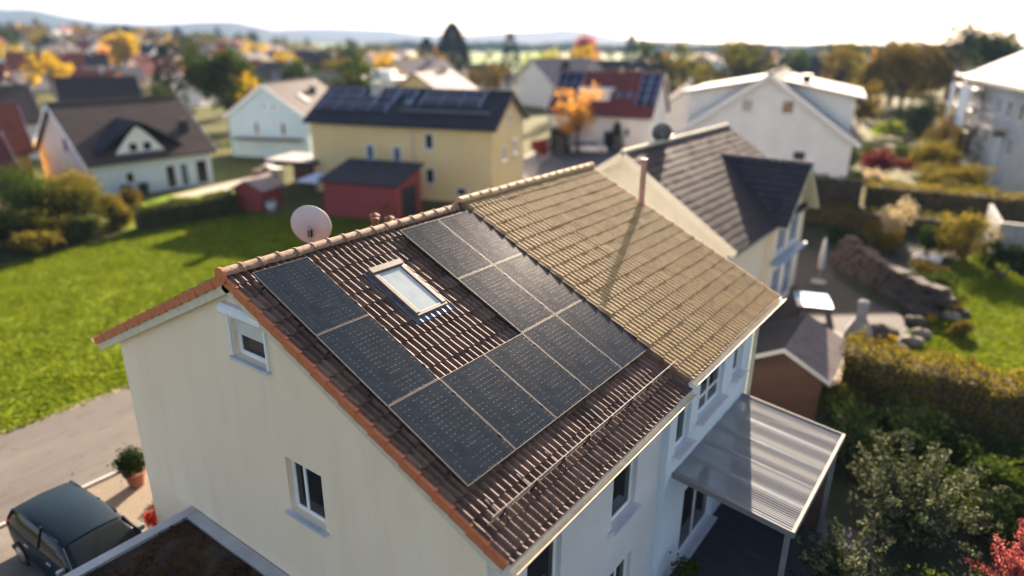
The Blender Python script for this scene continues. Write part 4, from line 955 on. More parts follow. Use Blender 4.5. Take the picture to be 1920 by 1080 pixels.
# hip-ish pale roofed house, flat white house behind the yellow one
house('pale_roof_house','house with pale mauve roof beyond the yellow house','x' and -62,104,1.15,13,13,5.1,8.6,'white','mauveroof',o=.7,wins=[('F',3,2.5,1,1.2),('F',8,2.5,1,1.2)])
t=thing('flat_white_house','flat roofed white house behind the solar roof of the yellow house','house',(-88,80,0),.55)
MB().box(0,9,0,8,0,5.2).build('wall','white',t); MB().box(-.3,9.3,-.3,8.3,5.2,5.5).build('roof','pale',t); MB().box(2,6,2,6,5.5,6.8).build('roof_storey','white',t)
for u in (1,4,7): window(t,framer((u,0,3),(1,0,0),(0,-1,0)),1.1,1.3,proud=.05)
house('cream_bungalow','low cream house with pale roof behind the flat white house','x' and -98,70,.9,11,8,3.6,6.2,'cream','mauveroof',wins=[('F',3,1.2,1,1.2)])
# ------------------------------------------------------------------ right edge: large block under scaffold
t=thing('scaffold_block','tall blue grey house with bright metal roof at the right edge','house',(4.6,84.5,0),R(-74.5))
LB,WB=27,12
MB().box(0,LB,0,WB,0,8.6).build('wall','bluegrey',t)
for s in (0,1):
    ys=[-.8,WB/2] if s==0 else [WB/2,WB+.8]; zs=[8.55,12.0] if s==0 else [12.0,8.55]
    MB().hexa([(-.9,ys[0],zs[0]),(LB+.9,ys[0],zs[0]),(LB+.9,ys[1],zs[1]),(-.9,ys[1],zs[1])],[(-.9,ys[0],zs[0]+.25),(LB+.9,ys[0],zs[0]+.25),(LB+.9,ys[1],zs[1]+.25),(-.9,ys[1],zs[1]+.25)]).build('roof','lightroof',t)
for xx in (0,LB): MB().box(xx-.0,xx+.02,.1,WB-.1,8.6,8.62).add([(xx,0,8.6),(xx,WB,8.6),(xx,WB/2,11.9)],[(0,1,2)]).build('gable','bluegrey',t)
gutter(t,(-.9,-.87,8.6),(LB+.9,-.87,8.6))
for (u,z_) in ((2,6.0),(5.2,6.0),(8.6,6.0),(12,6.0),(15.4,6.0),(19,6.0),(2,3.1),(6,3.1),(10.2,3.1),(14.4,3.1),(18,3.1),(4,.5),(9,.5),(14,.5)): window(t,framer((u,0,z_),(1,0,0),(0,-1,0)),1.1,1.5,proud=.05,dark='glass' if int(u)%2 else 'glass_blue')
MB().box(11,17,-1.3,-.02,5.0,5.2).build('balcony','stucco_chim',t)
k=MB()
for i in range(22): k.box(11+i*.27,11.03+i*.27,-1.28,-1.25,5.2,6.1)
k.box(11,17,-1.29,-1.24,6.1,6.16).build('balcony_railing','zinc',t)
t=thing('annex','light blue box annex in front of the tall blue grey house','annex',(8.4,69.3,0),R(-12))
MB().box(0,6.5,0,4.2,0,4.4).build('wall','bluewhite',t); MB().box(-.3,6.8,-.3,4.5,4.4,4.6).build('roof','darkroof',t); window(t,framer((.9,0,1.6),(1,0,0),(0,-1,0)),.6,1.3,proud=.05)
t=thing('scaffold','steel scaffold with blue nets on the left side of the tall blue grey house','scaffold',(4.6,84.5,0),R(-74.5))
k=MB()
for i in range(6):
    for yy in (-1.5,-.5): k.tube((i*2.2-1,yy,0),(i*2.2-1,yy,9.8),.04,n=6)
for z_ in (2,4,6,8,9): 
    for yy in (-1.5,-.5): k.tube((-1,yy,z_),(10,yy,z_),.035,n=6)
k.build('poles','zinc',t)
for z_ in (2,4,6,8): MB().box(-1,10,-1.46,-.54,z_-.03,z_+.03).build('deck','brownwood',t)
for i in (0,2,3): MB().box(i*2.2-.95,i*2.2+1.15,-1.57,-1.55,4.2,8.2).build('net','scaffblue',t)
# ------------------------------------------------------------------ garden on the right
t=thing('garden_shed','brown board garden shed with dark felt roof beside the terrace','shed',(4.15,16.3,0),.06)
Ls,Ws,e_,r_=3.1,2.5,1.85,2.5
MB().add([(0,0,0),(Ws,0,0),(Ws,Ls,0),(0,Ls,0),(0,0,e_),(Ws,0,e_),(Ws,Ls,e_),(0,Ls,e_),(Ws/2,0,r_),(Ws/2,Ls,r_)],[(1,0,4,8,5),(3,2,6,9,7),(0,3,7,4),(2,1,5,6)]).build('wall','brownwood',t)
for s in (0,1):
    xx=[-.3,Ws/2,Ws/2,-.3] if s==0 else [Ws/2,Ws+.3,Ws+.3,Ws/2]; z0_=e_-.12; zz=[z0_,r_+.04,r_+.04,z0_] if s==0 else [r_+.04,z0_,z0_,r_+.04]; yy=[-.35,-.35,Ls+.3,Ls+.3]
    MB().hexa([(xx[i],yy[i],zz[i]) for i in range(4)],[(xx[i],yy[i],zz[i]+.05) for i in range(4)]).build('roof',M('roofing felt',[(.018,.020,.024),(.035,.036,.040)],sc=2,rough=.9,spec=.1) if s==0 else M('sunlit tone felt',[(.10,.085,.085),(.15,.13,.125)],sc=2,rough=.9,spec=.1),t)  # one felt in two tones: left slope coloured as shaded, right as sunlit
    MB().hexa([(xx[0],-.39,zz[0]-.08),(xx[1],-.39,zz[1]-.08),(xx[1],-.35,zz[1]-.08),(xx[0],-.35,zz[0]-.08)],[(xx[0],-.39,zz[0]+.07),(xx[1],-.39,zz[1]+.07),(xx[1],-.35,zz[1]+.07),(xx[0],-.35,zz[0]+.07)]).build('bargeboard','stucco_chim',t)
t=thing('garden_table','white topped garden table with a blue runner on the dark terrace','table',(3.55,25.5,L2),.35)
MB().box(0,1.55,0,1.9,.70,.74).build('table_top','tablew',t,bevel=.01); MB().box(-.01,1.56,1.15,1.91,.742,.75).build('runner','bluecloth',t)
for q in ((.08,.08),(1.4,.08),(.08,1.75),(1.4,1.75)): MB().box(q[0],q[0]+.07,q[1],q[1]+.07,0,.70).build('leg','darkmetal',t)
t=thing('closed_parasol','closed pale parasol standing by the stone wall','parasol',(3.1,31.6,L2))
MB().tube((0,0,0),(0,0,2.5),.03).build('pole','zinc',t); MB().lathe([(.05,.75),(.17,.85),(.15,1.6),(.09,2.3),(.0,2.55)],n=12).build('folded_cover','offwhite',t,smooth=True); MB().lathe([(0,0),(.4,0),(.4,.09),(.05,.12),(0,.12)],n=16).build('base','concrete',t)
t=thing('garden_fireplace','pale stone garden fireplace with tapered chimney on the terrace edge','fireplace',(6.45,23.9,L2),.1)
MB().hexa([(-.55,-.4,0),(.55,-.4,0),(.55,.4,0),(-.55,.4,0)],[(-.5,-.38,.75),(.5,-.38,.75),(.5,.38,.75),(-.5,.38,.75)]).hexa([(-.5,-.38,.75),(.5,-.38,.75),(.5,.38,.75),(-.5,.38,.75)],[(-.2,-.2,1.35),(.2,-.2,1.35),(.2,.2,1.35),(-.2,.2,1.35)]).build('hearth','grillstone',t,bevel=.02)
MB().box(-.2,.2,-.2,.2,1.352,2.0).lathe([(.24,2.0),(.2,2.1),(0,2.16)],n=12).build('chimney','grillstone',t,bevel=.04); MB().box(-.3,.3,-.42,-.36,.12,.62).build('fire_opening','blackplastic',t)
def rock(x,y,r,name='boulder',label='',seed=1,mat='stone',group=None,sz=.6,z=0):
    g=np.random.default_rng(seed); vs=[];n=12;m=7
    for k in range(m):
        ph=-PI/2+PI*k/(m-1)
        for i in range(n):
            th=2*PI*i/n; q=r*(1+g.normal(0,.08)); vs.append((q*math.cos(ph)*math.cos(th),q*math.cos(ph)*math.sin(th)*.8,q*math.sin(ph)*sz+r*sz*.6))
    o=MB().add(vs,[(k*n+i,k*n+(i+1)%n,(k+1)*n+(i+1)%n,(k+1)*n+i) for k in range(m-1) for i in range(n)]).build(name,mat,None,smooth=True)
    o.location=(x,y,z); return tag(o,label,'boulder',group)
rock(7.1,25.6,.75,label='broad grey boulder right of the garden fireplace',seed=3,sz=.55)
rock(6.9,23.4,.55,label='dark boulder in front of the garden fireplace',seed=4,sz=.6)
for i,(x,y,r_) in enumerate([(8.1,28.3,.5),(8.5,27.0,.42),(8.0,29.8,.55),(8.9,31.4,.5),(9.7,31.0,.35),(8.3,25.8,.45),(8.0,24.6,.4),(9.3,30.1,.45)]):
    rock(x,y,r_,label='weathered edging stone between terrace and garden lawn',seed=20+i,mat='paleslab' if i%2 else 'stone',group='edging stones of the garden lawn',sz=.5)
for i,(x,y) in enumerate([(6.9,39.4),(7.6,39.8),(4.6,42.0)]):
    rock(x,y,.4,label='white round garden stone on the bed behind the stone wall',seed=40+i,mat='pale',group='white round garden stones',sz=.7)
# dry stone wall, courses of rough blocks in one curved run
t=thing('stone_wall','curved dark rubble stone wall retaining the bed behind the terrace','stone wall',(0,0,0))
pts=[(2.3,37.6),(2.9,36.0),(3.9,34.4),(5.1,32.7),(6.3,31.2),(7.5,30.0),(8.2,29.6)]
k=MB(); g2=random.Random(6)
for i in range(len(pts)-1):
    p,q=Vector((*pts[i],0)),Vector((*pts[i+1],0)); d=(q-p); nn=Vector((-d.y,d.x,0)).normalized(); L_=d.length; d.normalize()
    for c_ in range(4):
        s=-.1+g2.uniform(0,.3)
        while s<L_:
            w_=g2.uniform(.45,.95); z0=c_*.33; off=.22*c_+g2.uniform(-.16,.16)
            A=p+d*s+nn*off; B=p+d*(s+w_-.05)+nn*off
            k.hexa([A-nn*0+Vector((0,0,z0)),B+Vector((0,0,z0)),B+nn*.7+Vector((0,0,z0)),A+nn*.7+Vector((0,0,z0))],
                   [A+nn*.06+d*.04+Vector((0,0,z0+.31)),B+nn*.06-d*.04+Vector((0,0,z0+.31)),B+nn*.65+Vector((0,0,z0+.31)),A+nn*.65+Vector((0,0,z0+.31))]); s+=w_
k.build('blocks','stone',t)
t=thing('concrete_bay','pale grey concrete bin enclosure at the right edge','enclosure',(10.3,43.9,0),.15)
MB().box(0,.2,0,6,0,1.9).box(.2,6,0,.2,0,1.9).build('wall','concrete',t); MB().box(-.04,6.04,-.04,.24,1.9,1.97).build('coping','stucco_chim',t)
def hedge(name,label,p,q,w_,h_,mat,n,size,seed,round_=.12):
    p=Vector((*p,0));q=Vector((*q,0));d=q-p;L_=d.length; t=thing(name,label,'hedge',p,math.atan2(d.y,d.x)); g=np.random.default_rng(seed)
    P=np.c_[g.uniform(0,L_,n),g.uniform(-w_/2,w_/2,n),g.uniform(0,h_,n)]
    f=g.integers(0,4,n); P[f==0,2]=h_; P[f==1,1]=-w_/2; P[f==2,1]=w_/2
    P+=g.normal(0,.07,(n,3)); P[:,2]+=.10*np.sin(P[:,0]*2.1+seed)+.07*np.sin(P[:,0]*5.3)+.05*np.sin(P[:,0]*9+P[:,1]*6); P[:,1]+=.08*np.sin(P[:,0]*3+P[:,2]*2.5)
    V,F=leaves(P,size,g); np_mesh('foliage',V,F,LF[mat],t)
    MB().box(.1,L_-.1,-w_/2+.22,w_/2-.22,0,h_-.22).build('inner_branches','bark',t); return t
hedge('hedge','broad autumn coloured hedge between the dark garden and the garden lawn',(6.7,19.7),(16.5,19.9),1.7,1.85,'hedge',26000,.10,1)
hedge('hedge','trimmed green hedge along the far side of the open lawn',(-36.2,14.8),(-35.3,21.7),1.2,1.45,'hedgeg',12000,.12,2)
hedge('hedge','low dark hedge behind the rubble stone wall',(-1.0,45.0),(9,47),1.2,1.3,'olive',6000,.14,3)
hedge('hedge','long golden hedge crossing the gardens in front of the blue annex',(1.0,54.2),(13.5,56),1.8,1.7,'hedge',9000,.17,4)
hedge('hedge','dark hedge at the foot of the large white house',(-6,48.2),(1.5,50.2),1.4,2.6,'dgreen',5000,.16,5)
hedge('hedge','dark tall hedge along the right side of the yellow house',(-31,59),(-40.5,73),1.6,2.2,'dgreen',5000,.2,6)
def spray(name,label,cat,x,y,mat,h_,r_,ns,nl,size,seed,zlo=.25):
    g=np.random.default_rng(seed); t=thing(name,label,cat,(x,y,0)); P=[]; mb=MB()
    for i in range(ns):
        az=g.uniform(0,2*PI); out=r_*g.uniform(.15,1)**.8; hh=h_*g.uniform(.45,1.05)*(1-.35*(out/r_)**2)
        e=np.array([out*math.cos(az),out*math.sin(az),hh]); u=g.uniform(.15,1,nl)**.8
        q=np.outer(u**1.4,e[:2]); z=u*hh+.0; w=(.22*(1-u)**.7+.035)[:,None]*h_*.30
        pts=np.c_[q,z]+g.normal(0,1,(nl,3))*w; P.append(pts)
        mb.tube((0,0,0),(e[0]*.38,e[1]*.38,hh*.5),.022*h_/2,.014*h_/2,5,cap=False).tube((e[0]*.38,e[1]*.38,hh*.5),tuple(e),.014*h_/2,.004,5,cap=False)
    P=np.concatenate(P); P[:,2]=np.maximum(P[:,2],.03); V,F=leaves(P,size,g,0,.5); np_mesh('foliage',V,F,LF[mat],t); mb.build('stems','bark',t); return t
# big shrubs, left row
rowL=[(-38.2,7.0,2.2,2.2,'dgreen','dark green shrub at the left edge behind the open lawn'),(-37.5,9.6,1.9,1.9,'olive','olive shrub low behind the open lawn, second from the left edge'),(-40.6,10.6,2.3,3.6,'green','tall green shrub before the pink gable'),
(-38.6,12.3,2.0,2.6,'olive','yellowing shrub before the white wall at the lawn edge'),(-41.2,13.3,1.9,3.1,'hedge','orange tipped shrub before the pink and white house'),(-37.8,14.2,1.2,1.7,'hedge','brownish shrub at the left end of the trimmed hedge'),(-39.4,16.1,1.1,1.7,'brown','low brown shrub behind the trimmed hedge'),(-43,8.2,1.6,2.4,'pampas','pale feathery grass clump near the left edge'),(-35.4,8.6,1.3,1.1,'hedge','low yellow shrub on the lawn edge at the left'),(-36.2,11.6,1.3,1.3,'hedgeg','low green shrub on the lawn edge left of the trimmed hedge'),(-35.0,5.0,1.6,1.5,'dgreen','low dark shrub at the left edge of the lawn')]
for i,(x,y,r_,h_,mt_,lb) in enumerate(rowL):
    h_*=1.28; r_*=1.1
    g2=random.Random(i+60); lobes=[(g2.uniform(-.6,.6)*r_*.7,g2.uniform(-.6,.6)*r_*.7,h_*g2.uniform(.35,.72),r_*.55,r_*.55,h_*.3) for _ in range(7)]
    shrub('shrub',lb,'shrub',x,y,mt_,lobes,6500,.17,70+i,k=90,clump=.4)
# right garden plants
def auto(x,y,r_,h_,mt_,lb,n=3000,size=.14,seed=1,nl=6,name='shrub',cat='shrub'):
    g2=random.Random(seed); lobes=[(g2.uniform(-.6,.6)*r_,g2.uniform(-.6,.6)*r_,h_*g2.uniform(.3,.72),r_*.5,r_*.5,h_*.3) for _ in range(nl)]
    return shrub(name,lb,cat,x,y,mt_,lobes,n,size,seed,k=60,clump=.42)
spray('shrub','large silvery green shrub below the patio roof at the lower right','shrub',9.9,12.0,'silver',2.7,2.1,46,230,.11,101)
spray('shrub','lower silvery green shrub at the bottom right of the terrace','shrub',8.9,9.0,'silver',1.7,1.4,30,150,.10,102)
auto(11.2,9.6,1.3,1.5,'green','dark green shrub beside the silvery shrub',3600,.11,103,6)
spray('shrub','pink red shrub at the lower right corner','shrub',12.4,10.7,'pinkred',2.3,1.25,34,170,.09,104)
auto(9.1,17.3,1.5,1.4,'dgreen','dark green bush in the shade before the autumn hedge',4200,.12,105,6)
auto(11.6,16.4,1.7,1.2,'dgreen','dark low bush at the right in the shaded garden',4200,.12,106,6)
auto(6.6,14.0,.9,.9,'hedge','small yellow flecked bush beside the patio roof corner',2200,.10,107,5)
auto(8.3,14.2,1.4,1.9,'dgreen','dark bush between patio roof and garden',3200,.12,108,6)
auto(5.9,14.6,.7,.9,'olive','small olive bush behind the patio roof by the shed',1700,.10,109,4)
auto(8.4,5.6,.6,.8,'green','small leafy plant below the front edge of the patio roof',1300,.10,110,4)
auto(3.0,15.4,.8,1.2,'olive','olive bush between the attached house and the shed',1800,.12,111,4)
auto(9.9,27.9,.6,.7,'brown','rusty ornamental grass tuft on the garden lawn',1600,.10,112,4,'grass_tuft','grass tuft')
auto(8.9,30.7,.75,.9,'brown','rusty rounded grass clump on the corner of the garden lawn',2200,.11,113,4,'grass_tuft','grass tuft')
auto(7.6,36.6,.9,.8,'brown','rusty clump above the stone wall end',1700,.12,114,4,'grass_tuft','grass tuft')
auto(7.9,22.6,.7,.8,'green','green bush behind the autumn hedge near the fireplace',1700,.11,115,4)
auto(8.9,22.3,.6,.7,'olive','olive bush behind the autumn hedge',1500,.11,116,4)
auto(10.1,22.2,.6,.6,'brown','brown bush behind the autumn hedge on the lawn edge',1500,.11,117,4)
auto(7.5,25.0,.35,.6,'yellow','small bright yellow plant by the boulder',600,.09,118,3)
auto(8.55,29.0,.3,.4,'yellow','tiny yellow plant beside the edging stones',400,.09,119,3)
auto(8.9,41.2,1.7,3.0,'hedge','large yellow green shrub left of the concrete enclosure',5500,.15,120,8)
auto(10.9,38.5,1.5,1.9,'dgreen','dark shrub before the concrete enclosure',3200,.15,121,6)
auto(6.9,41.6,1.1,1.9,'green','green shrub under the pampas plumes',2600,.15,122,6)
auto(5.2,43.6,1.2,2.9,'pampas','pale pampas plumes above the garden bed',2200,.16,123,5,'pampas_grass','pampas grass')
auto(4.6,40.6,1.1,1.6,'brown','reddish brown shrub in the bed left of the pampas',2200,.15,124,5)
auto(8.0,34.5,1.4,.9,'green','low green bush spreading on the garden lawn edge',2600,.13,125,6)
auto(3.0,39.5,1.4,1.3,'dgreen','dark low bush behind the stone wall',2400,.15,126,5)
auto(.6,67.5,2.3,2.5,'maroon','dark crimson rounded bush right of the large white house',4200,.2,127,7)
auto(3.6,72.5,2.3,3.6,'hedge','golden brown shrub before the scaffold',3600,.22,128,7)
auto(6.2,62.5,2.9,2.4,'hedge','yellow green shrub mass left of the blue annex',5200,.2,129,8)
auto(8.4,59.3,2.0,1.6,'olive','olive green shrub in front of the blue annex',3600,.2,130,6)
auto(.8,61.0,1.3,1.8,'pampas','pale yellowish bush beside the white house corner',1800,.18,131,5)
auto(-1.6,94,3.0,5.2,'dgreen','dark round bush under the big autumn tree',4200,.28,132,7)
auto(-4.6,99,2.4,2.4,'lime','bright lime bush left of the dark round bush',2200,.25,133,5)
auto(3.9,82,2.2,6,'brown','narrow rusty creeper covered shrub beside the scaffold',3200,.25,134,7)
auto(5.4,76,1.6,4.6,'brown','dark rusty tall shrub at the foot of the scaffold',2600,.25,135,6)
auto(-3.8,71,2.2,3.0,'green','green bush behind the corner of the white house',2600,.22,136,6)
auto(1.5,78,2.2,2.0,'green','green low bush behind the crimson bush',2200,.22,137,6)
auto(-15.5,60,1.0,1.7,'lime','bright yellow green bush between red roofed and white house',1500,.2,138,4)
auto(-31.4,55.4,1.0,2.4,'red','orange red bush beside the yellow house corner',1700,.2,139,5)
t=thing('arch_wreath','round pale plant hoop standing in the shaded garden','garden hoop',(9.35,14.9,.95),.6)
k=MB(); n=28
for i in range(n):
    a0,a1=2*PI*i/n,2*PI*(i+1)/n; k.tube((.46*math.cos(a0),0,.46*math.sin(a0)),(.46*math.cos(a1),0,.46*math.sin(a1)),.045,.045,7)
k.build('ring','oliveleaf',t); g=np.random.default_rng(77); a_=g.uniform(0,2*PI,1500); V,F=leaves(np.c_[.46*np.cos(a_),np.zeros(1500),.46*np.sin(a_)]+g.normal(0,.06,(1500,3)),.07,g); np_mesh('foliage',V,F,LF['silver'],t); MB().tube((0,0,-.46),(0,0,-.95),.04).build('stake','bark',t)
t=thing('garden_chest','grey cushion chest on the blue grey terrace beside the house','chest',(5.75,3.7,L2),0)
MB().box(0,.75,0,1.5,0,.55).build('body','coping',t,bevel=.02); MB().box(-.03,.78,-.03,1.53,.55,.62).build('lid','lightroof',t,bevel=.02)
t=thing('planter','dark square planter under the patio roof edge','planter',(5.95,6.4,L2),0)
MB().box(0,.45,0,.45,0,.5).build('box','darkmetal',t,bevel=.02); g=np.random.default_rng(2); V,F=leaves(blob_pts(g,[(.22,.22,.8,.3,.3,.3)],500,.4,20),.08,g); np_mesh('foliage',V,F,LF['green'],t)
# ------------------------------------------------------------------ trees
def tree_parts(t,h_,r_,mat,n,size,seed,kind='round',tr=None,k=80):
    g=np.random.default_rng(seed); g2=random.Random(seed)
    tr=tr or .035*h_; th=h_*.35
    mb=MB().tube((0,0,-.3),(0,0,th),tr,tr*.7,8,cap=False)
    if kind=='cone':
        nl=12; P=[]
        z=g.uniform(0,1,n)**1.25; rad=r_*(1-z)**.48*(.75+.25*np.sin(z*nl*2*PI*.5)**2); th_=g.uniform(0,2*PI,n); q=rad*g.uniform(.35,1,n)**.5
        P=np.c_[q*np.cos(th_),q*np.sin(th_),h_*.08+z*h_*.92-q*.18]
        mb.tube((0,0,th),(0,0,h_*.95),tr*.7,tr*.1,6,cap=False)
    elif kind=='willow':
        th_=g.uniform(0,2*PI,n); b=g.uniform(0,1,n)**.7; q=r_*np.sqrt(np.clip(b,0,1))*(1+.12*np.sin(th_*5)); top=h_*(1-.45*(q/r_)**2.2)
        P=np.c_[q*np.cos(th_),q*np.sin(th_),top*g.uniform(.42,1,n)**.45]
        for i in range(9):
            a_=i*.7; e=(r_*.6*math.cos(a_),r_*.6*math.sin(a_),h_*.75); mb.tube((0,0,th),e,tr*.5,tr*.12,6,cap=False)
    else:
        nl=11; lobes=[]
        for i in range(nl):
            a_=g2.uniform(0,2*PI); q=r_*g2.uniform(.15,.62); z=h_*g2.uniform(.38,.82); s=r_*g2.uniform(.32,.52)*(1.15-.4*z/h_)
            lobes.append((q*math.cos(a_),q*math.sin(a_),z,s,s,s*(1.0 if kind!='poplar' else 1.8)))
            mb.tube((0,0,th*g2.uniform(.7,1)),(q*math.cos(a_)*.9,q*math.sin(a_)*.9,z),tr*.42,tr*.08,6,cap=False)
        lobes.append((0,0,h_*.84,r_*.35,r_*.35,h_*.14))
        P=blob_pts(g,lobes,n,.42,k,.5)
    V,F=leaves(P,size,g); np_mesh('crown',V,F,LF[mat],t); mb.build('trunk','bark',t)
def tree(label,x,y,h_,r_,mat,n,size,seed,kind='round',group=None,name='tree'):
    t=thing(name,label,'tree',(x,y,float(hz(x,y))),0,group); tree_parts(t,h_,r_,mat,n,size,seed,kind); return t
tree('big green tree with a yellowing top behind the pale blue house',-75.6,46.8,10.8,6.3,'green',9000,.42,201)
tree('orange yellow tree left of the pale blue gable',-70.5,47.0,8.6,2.4,'yellow',2600,.36,202)
tree('small yellow orange tree behind the brown roofed house',-92,40.5,7.6,3.2,'orange',2600,.4,203)
tree('bright orange young tree on the street before the dark red roofed house',-29.7,60.6,7.6,3.3,'orange',3600,.26,204)
tree('clipped dark pine beside the white wall of the dark red roofed house',-27.9,66.4,3.3,1.1,'dgreen',1400,.2,205,'cone','', 'tree')
tree('very wide autumn brown tree on the right beyond the gardens',-7.4,128,12.6,7.4,'brown',11000,.5,206,'willow')
tree('dark green tree top behind the wide autumn brown tree',-13.5,158,13.5,6,'dgreen',4000,.6,207)
tree('tall dark conifer rising above the yellow house',-139.4,165,17.5,8.4,'conifer',12000,.7,208,'cone')
tree('shorter dark conifer left of the tall one',-143,157,13,5.6,'conifer',4000,.6,209,'cone')
tree('slim light green poplar behind the flat white house',-111,119,8.8,2.2,'lime',2200,.4,210,'poplar')
tree('slim dark green poplar beside the light green one',-114.5,120,8.8,2.2,'green',2200,.4,211,'poplar')
tree('large crimson tree behind the dark red roof',-126.0,222,15,7.5,'redfar',3600,.9,212)
tree('red orange low tree left of the crimson tree',-108,176,8.2,6.2,'pinkred',3200,.6,213)
tree('yellow green broad tree behind the pale mauve roof',-92,146,10,7,'lime',4200,.55,214)
tree('golden tree right of the pale mauve roof',-76,128,8.2,6,'hedge',3800,.5,215)
tree('olive tree beside the pale mauve roof',-68,112,7.4,4.8,'hedge',3000,.45,216)
tree('tall yellow birch rising from the left village',-213,99,12.5,6.0,'yellow',4200,.8,217)
tree('small bright yellow tree right of the tall birch',-240,128,10,4.0,'yellow',2200,.8,218)
tree('grey green slim conifer behind the dark red roof',-125,258,16,5,'dgreen',2200,.7,219,'cone')
tree('orange brown tree behind the flat white house',-118,102,8.6,5.6,'brown',3000,.5,220)
auto(9.4,15.9,1.4,1.5,'dgreen','dark green bush under the middle of the autumn hedge',3800,.12,151,6)
auto(11.4,15.2,1.4,1.3,'green','leafy green bush under the right part of the autumn hedge',3600,.12,152,6)
auto(8.8,7.4,.9,1.0,'dgreen','dark low bush at the terrace edge by the patio post',2400,.10,153,5)
auto(10.6,13.9,1.5,1.2,'green','low green bush behind the silvery shrub in the shade',3600,.11,141,6)
auto(12.6,13.6,1.5,1.3,'dgreen','dark bush at the right edge behind the pink red shrub',3600,.12,142,6)
auto(7.0,17.2,1.1,1.3,'olive','olive green bush at the shed corner below the autumn hedge',2800,.11,143,5)
# scattered village houses and trees: one of each kind is built, then copied
cols_r=['orangeroof','redroof','greyroof','darkroof','stripedroof','mauveroof','orangeroof','lightroof']
cols_w=['white','cream','pink','bluewhite','white','yellow','offwhite','white']
rn=['red clay','dark red','grey','dark slate','brown','pale mauve','red clay','bright pale']
wn_=['white','cream','pink','pale blue','white','yellow','off white','white']
protos=[]
for i in range(8):
    L_,W_,he,hr=[(12,9,4.6,8.2),(11,9,3.6,7.6),(14,10,5,8.8),(10,8.5,5.2,8),(13,9,3.8,7.4),(12,10,5,8),(16,10,5.4,9),(15,10,4.6,7.2)][i]
    h=thing('village_house','','house',(0,0,0)); m_=W_/2
    MB().add([(-L_/2,-m_,-2),(L_/2,-m_,-2),(L_/2,m_,-2),(-L_/2,m_,-2),(-L_/2,-m_,he),(L_/2,-m_,he),(L_/2,m_,he),(-L_/2,m_,he),(-L_/2,0,hr),(L_/2,0,hr)],[(0,1,5,4),(2,3,7,6),(3,0,4,8,7),(1,2,6,9,5)]).build('wall',cols_w[i],h)
    tt_=(hr-he)/m_; o_=.6
    k=MB()
    for s in (1,-1): k.hexa([(-L_/2-o_,0,hr),(L_/2+o_,0,hr),(L_/2+o_,s*(m_+o_),he-o_*tt_),(-L_/2-o_,s*(m_+o_),he-o_*tt_)],[(-L_/2-o_,0,hr+.25),(L_/2+o_,0,hr+.25),(L_/2+o_,s*(m_+o_),he-o_*tt_+.25),(-L_/2-o_,s*(m_+o_),he-o_*tt_+.25)])
    rf=k.build('roof',cols_r[i],h)
    MB().box(L_*.2,L_*.2+.8,-.9,-.1,hr-.5,hr+1.1).build('chimney','stucco_chim',rf)
    for (u,sy) in ((-L_*.3,-1),(L_*.05,-1),(L_*.3,-1)):
        MB().box(u,u+1.3,sy*m_-.06,sy*m_+.02,1.4,2.9).build('window','glass',h)
    for sy in (-1,1): MB().box(L_/2-.02,L_/2+.06,sy*1.8-.6,sy*1.8+.6,he-1.2,he+.3).build('window','glass',h)
    protos.append(h)
tp=[]
for i,(hh,rr,mt_,kd,nm) in enumerate([(9,4.4,'orange','round','orange'),(10,4.6,'yellow','round','yellow'),(11,5.2,'green','round','green'),(9,4.6,'hedge','round','yellow green'),(12,4.0,'conifer','cone','dark conifer'),(10,5,'brown','round','rusty brown'),(8,4,'red','round','red'),(12,5.5,'dgreen','round','dark green'),(10,5,'olive','round','olive')]):
    t=thing('village_tree','','tree',(0,0,0)); tree_parts(t,hh,rr,mt_,900,.75,300+i,kd,k=50); tp.append((t,nm))
used=[0]*8; usedt=[0]*len(tp)
g=random.Random(21)
placed=[]
keep=[(-50,40,17),(-62,104,17),(-84,84,15),(-96,74,12),(-83,30,20),(-75,17,12),(-77,46,7),(-36,68,16),(-139,165,9),(-112,119,7),(-92,146,9),(-76,128,8),(-7,128,12),(12,76,22),(-213,99,12),(-64,20,12),(-68,112,6),(-108,176,8),(-70,47,5),(-92,40,5),(0,60,15),(-118,102,6),(-48,22,14)]
def free(x,y,r_):
    return all((x-a_)**2+(y-b_)**2>(r_+c_)**2 for a_,b_,c_ in keep+placed)
def sector(az,d):
    s='far left' if az<-62 else 'left' if az<-50 else 'left centre' if az<-40 else 'centre' if az<-27 else 'right centre' if az<-14 else 'right'
    return s, 'nearer' if d<220 else 'middle' if d<360 else 'farthest'
nh=0; tries=0
while nh<235 and tries<16000:
    tries+=1
    az=g.uniform(-77,2); d=g.uniform(95,560)
    if az<-52: d=g.uniform(85,520)
    if -43<az<-22 and d>185: continue
    if -52<az<-43 and d>420: continue
    if az>-22 and (d<200 or g.random()<.15): continue
    x=C.x+d*math.sin(R(az)); y=C.y+d*math.cos(R(az))
    if not free(x,y,8.5): continue
    placed.append((x,y,8.0)); i=g.choice([0,0,1,1,2,2,3,3,4,4,5,6,6,7] if az<-45 else [0,1,2,3,4,5,5,6,7])
    o=protos[i] if used[i]==0 else copy_tree(protos[i]); used[i]+=1; nh+=1
    o.location=(x,y,float(hz(x,y))-.1*0); o.rotation_euler=(0,0,g.choice([.35,.35+PI/2,.1,1.2,1.9])+g.uniform(-.2,.2)); s=g.uniform(.78,1.0); o.scale=(s,s,s)
    a_,b_=sector(az,d)
    tag(o,f'{wn_[i]} walled village house with {rn[i]} roof, {b_} rows of the {a_} background','house',f'{rn[i]} roofed village houses, {b_} rows, {a_}')
for i,u in enumerate(used):
    if u==0: protos[i].location=(-150+i*25,230,0)
ntt=0;tries=0
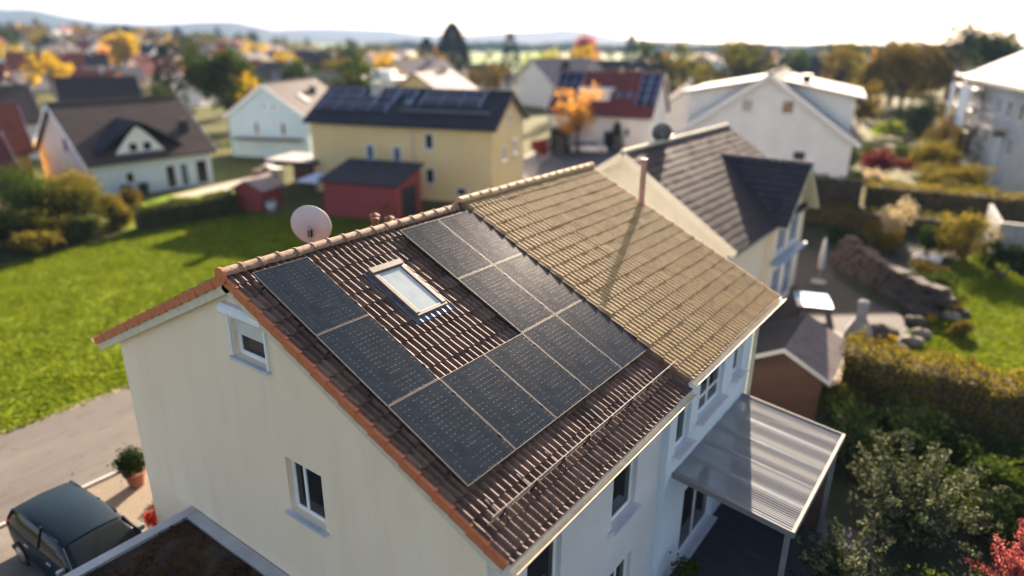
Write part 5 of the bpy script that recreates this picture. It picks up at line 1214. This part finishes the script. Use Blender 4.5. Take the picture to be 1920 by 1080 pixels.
while ntt<298 and tries<16000:
    tries+=1
    az=g.uniform(-78,3); d=g.uniform(88,620)
    if -45<az<-20 and 215<d: 
        if g.random()<.93 or d<520: continue
    x=C.x+d*math.sin(R(az)); y=C.y+d*math.cos(R(az))
    if not free(x,y,2.2): continue
    placed.append((x,y,2.2))
    i=g.choice([0,1,1,2,2,3,3,5,5,2,6,7,8,4] if az<-20 else [0,2,3,3,5,5,7,7,8,8])
    o=tp[i][0] if usedt[i]==0 else copy_tree(tp[i][0]); usedt[i]+=1; ntt+=1
    s=g.uniform(.75,1.3)*(1 if d>150 else .75); o.location=(x,y,float(hz(x,y))); o.scale=(s*g.uniform(.9,1.15),s,s*g.uniform(.85,1.1)); o.rotation_euler=(0,0,g.uniform(0,6))
    a_,b_=sector(az,d)
    tag(o,f'{tp[i][1]} village tree, {b_} rows of the {a_} background','tree',f'{tp[i][1]} village trees, {b_} rows, {a_}')
# far woods: clumps of leaves in low bands beyond the fields
def wood(name,label,az0,az1,d0,d1,hh,n,mat,size,seed):
    g=np.random.default_rng(seed); az=np.radians(g.uniform(az0,az1,n)); d=g.uniform(d0,d1,n)
    k=np.sin(az*160+d*.02)+np.sin(az*57+seed); 
    x=C.x+d*np.sin(az); y=C.y+d*np.cos(az); z=hz(x,y)+g.uniform(0,1,n)*hh*(.55+.25*np.clip(k,-1,1.6))
    V,F=leaves(np.c_[x,y,z],size,g); tag(np_mesh(name,V,F,LF[mat]),label,'woodland',kind='stuff')
wood('far_wood','hazy band of far woodland across the plain on the right',-22,5,560,1500,13,9000,'dgreen',9,1)
wood('far_wood','thin hazy tree line between the far fields and the hills',-48,-20,900,1700,12,5000,'dgreen',9,2)
wood('far_wood','autumn coloured woodland on the skyline at the far left',-80,-62,430,620,9,5200,'brown',5,3)
wood('far_wood','mixed far trees behind the left village',-64,-46,480,900,9,6000,'olive',6,4)
# haze
hb=MB().box(-7600,7600,-7600,7600,-8,175).build('haze',None); tag(hb,kind='stuff')
m,nt,out=newmat('haze air'); pv=nt.nodes.new('ShaderNodeVolumePrincipled'); pv.inputs['Density'].default_value=.00014; pv.inputs['Color'].default_value=(.36,.60,1.0,1); pv.inputs['Anisotropy'].default_value=.0
nt.links.new(pv.outputs[0],out.inputs['Volume']); hb.data.materials.append(m)
# drop unused prototypes' labels
for o in [protos[i] for i,u in enumerate(used) if u==0]: tag(o,'village house at the back of the centre fields','house')
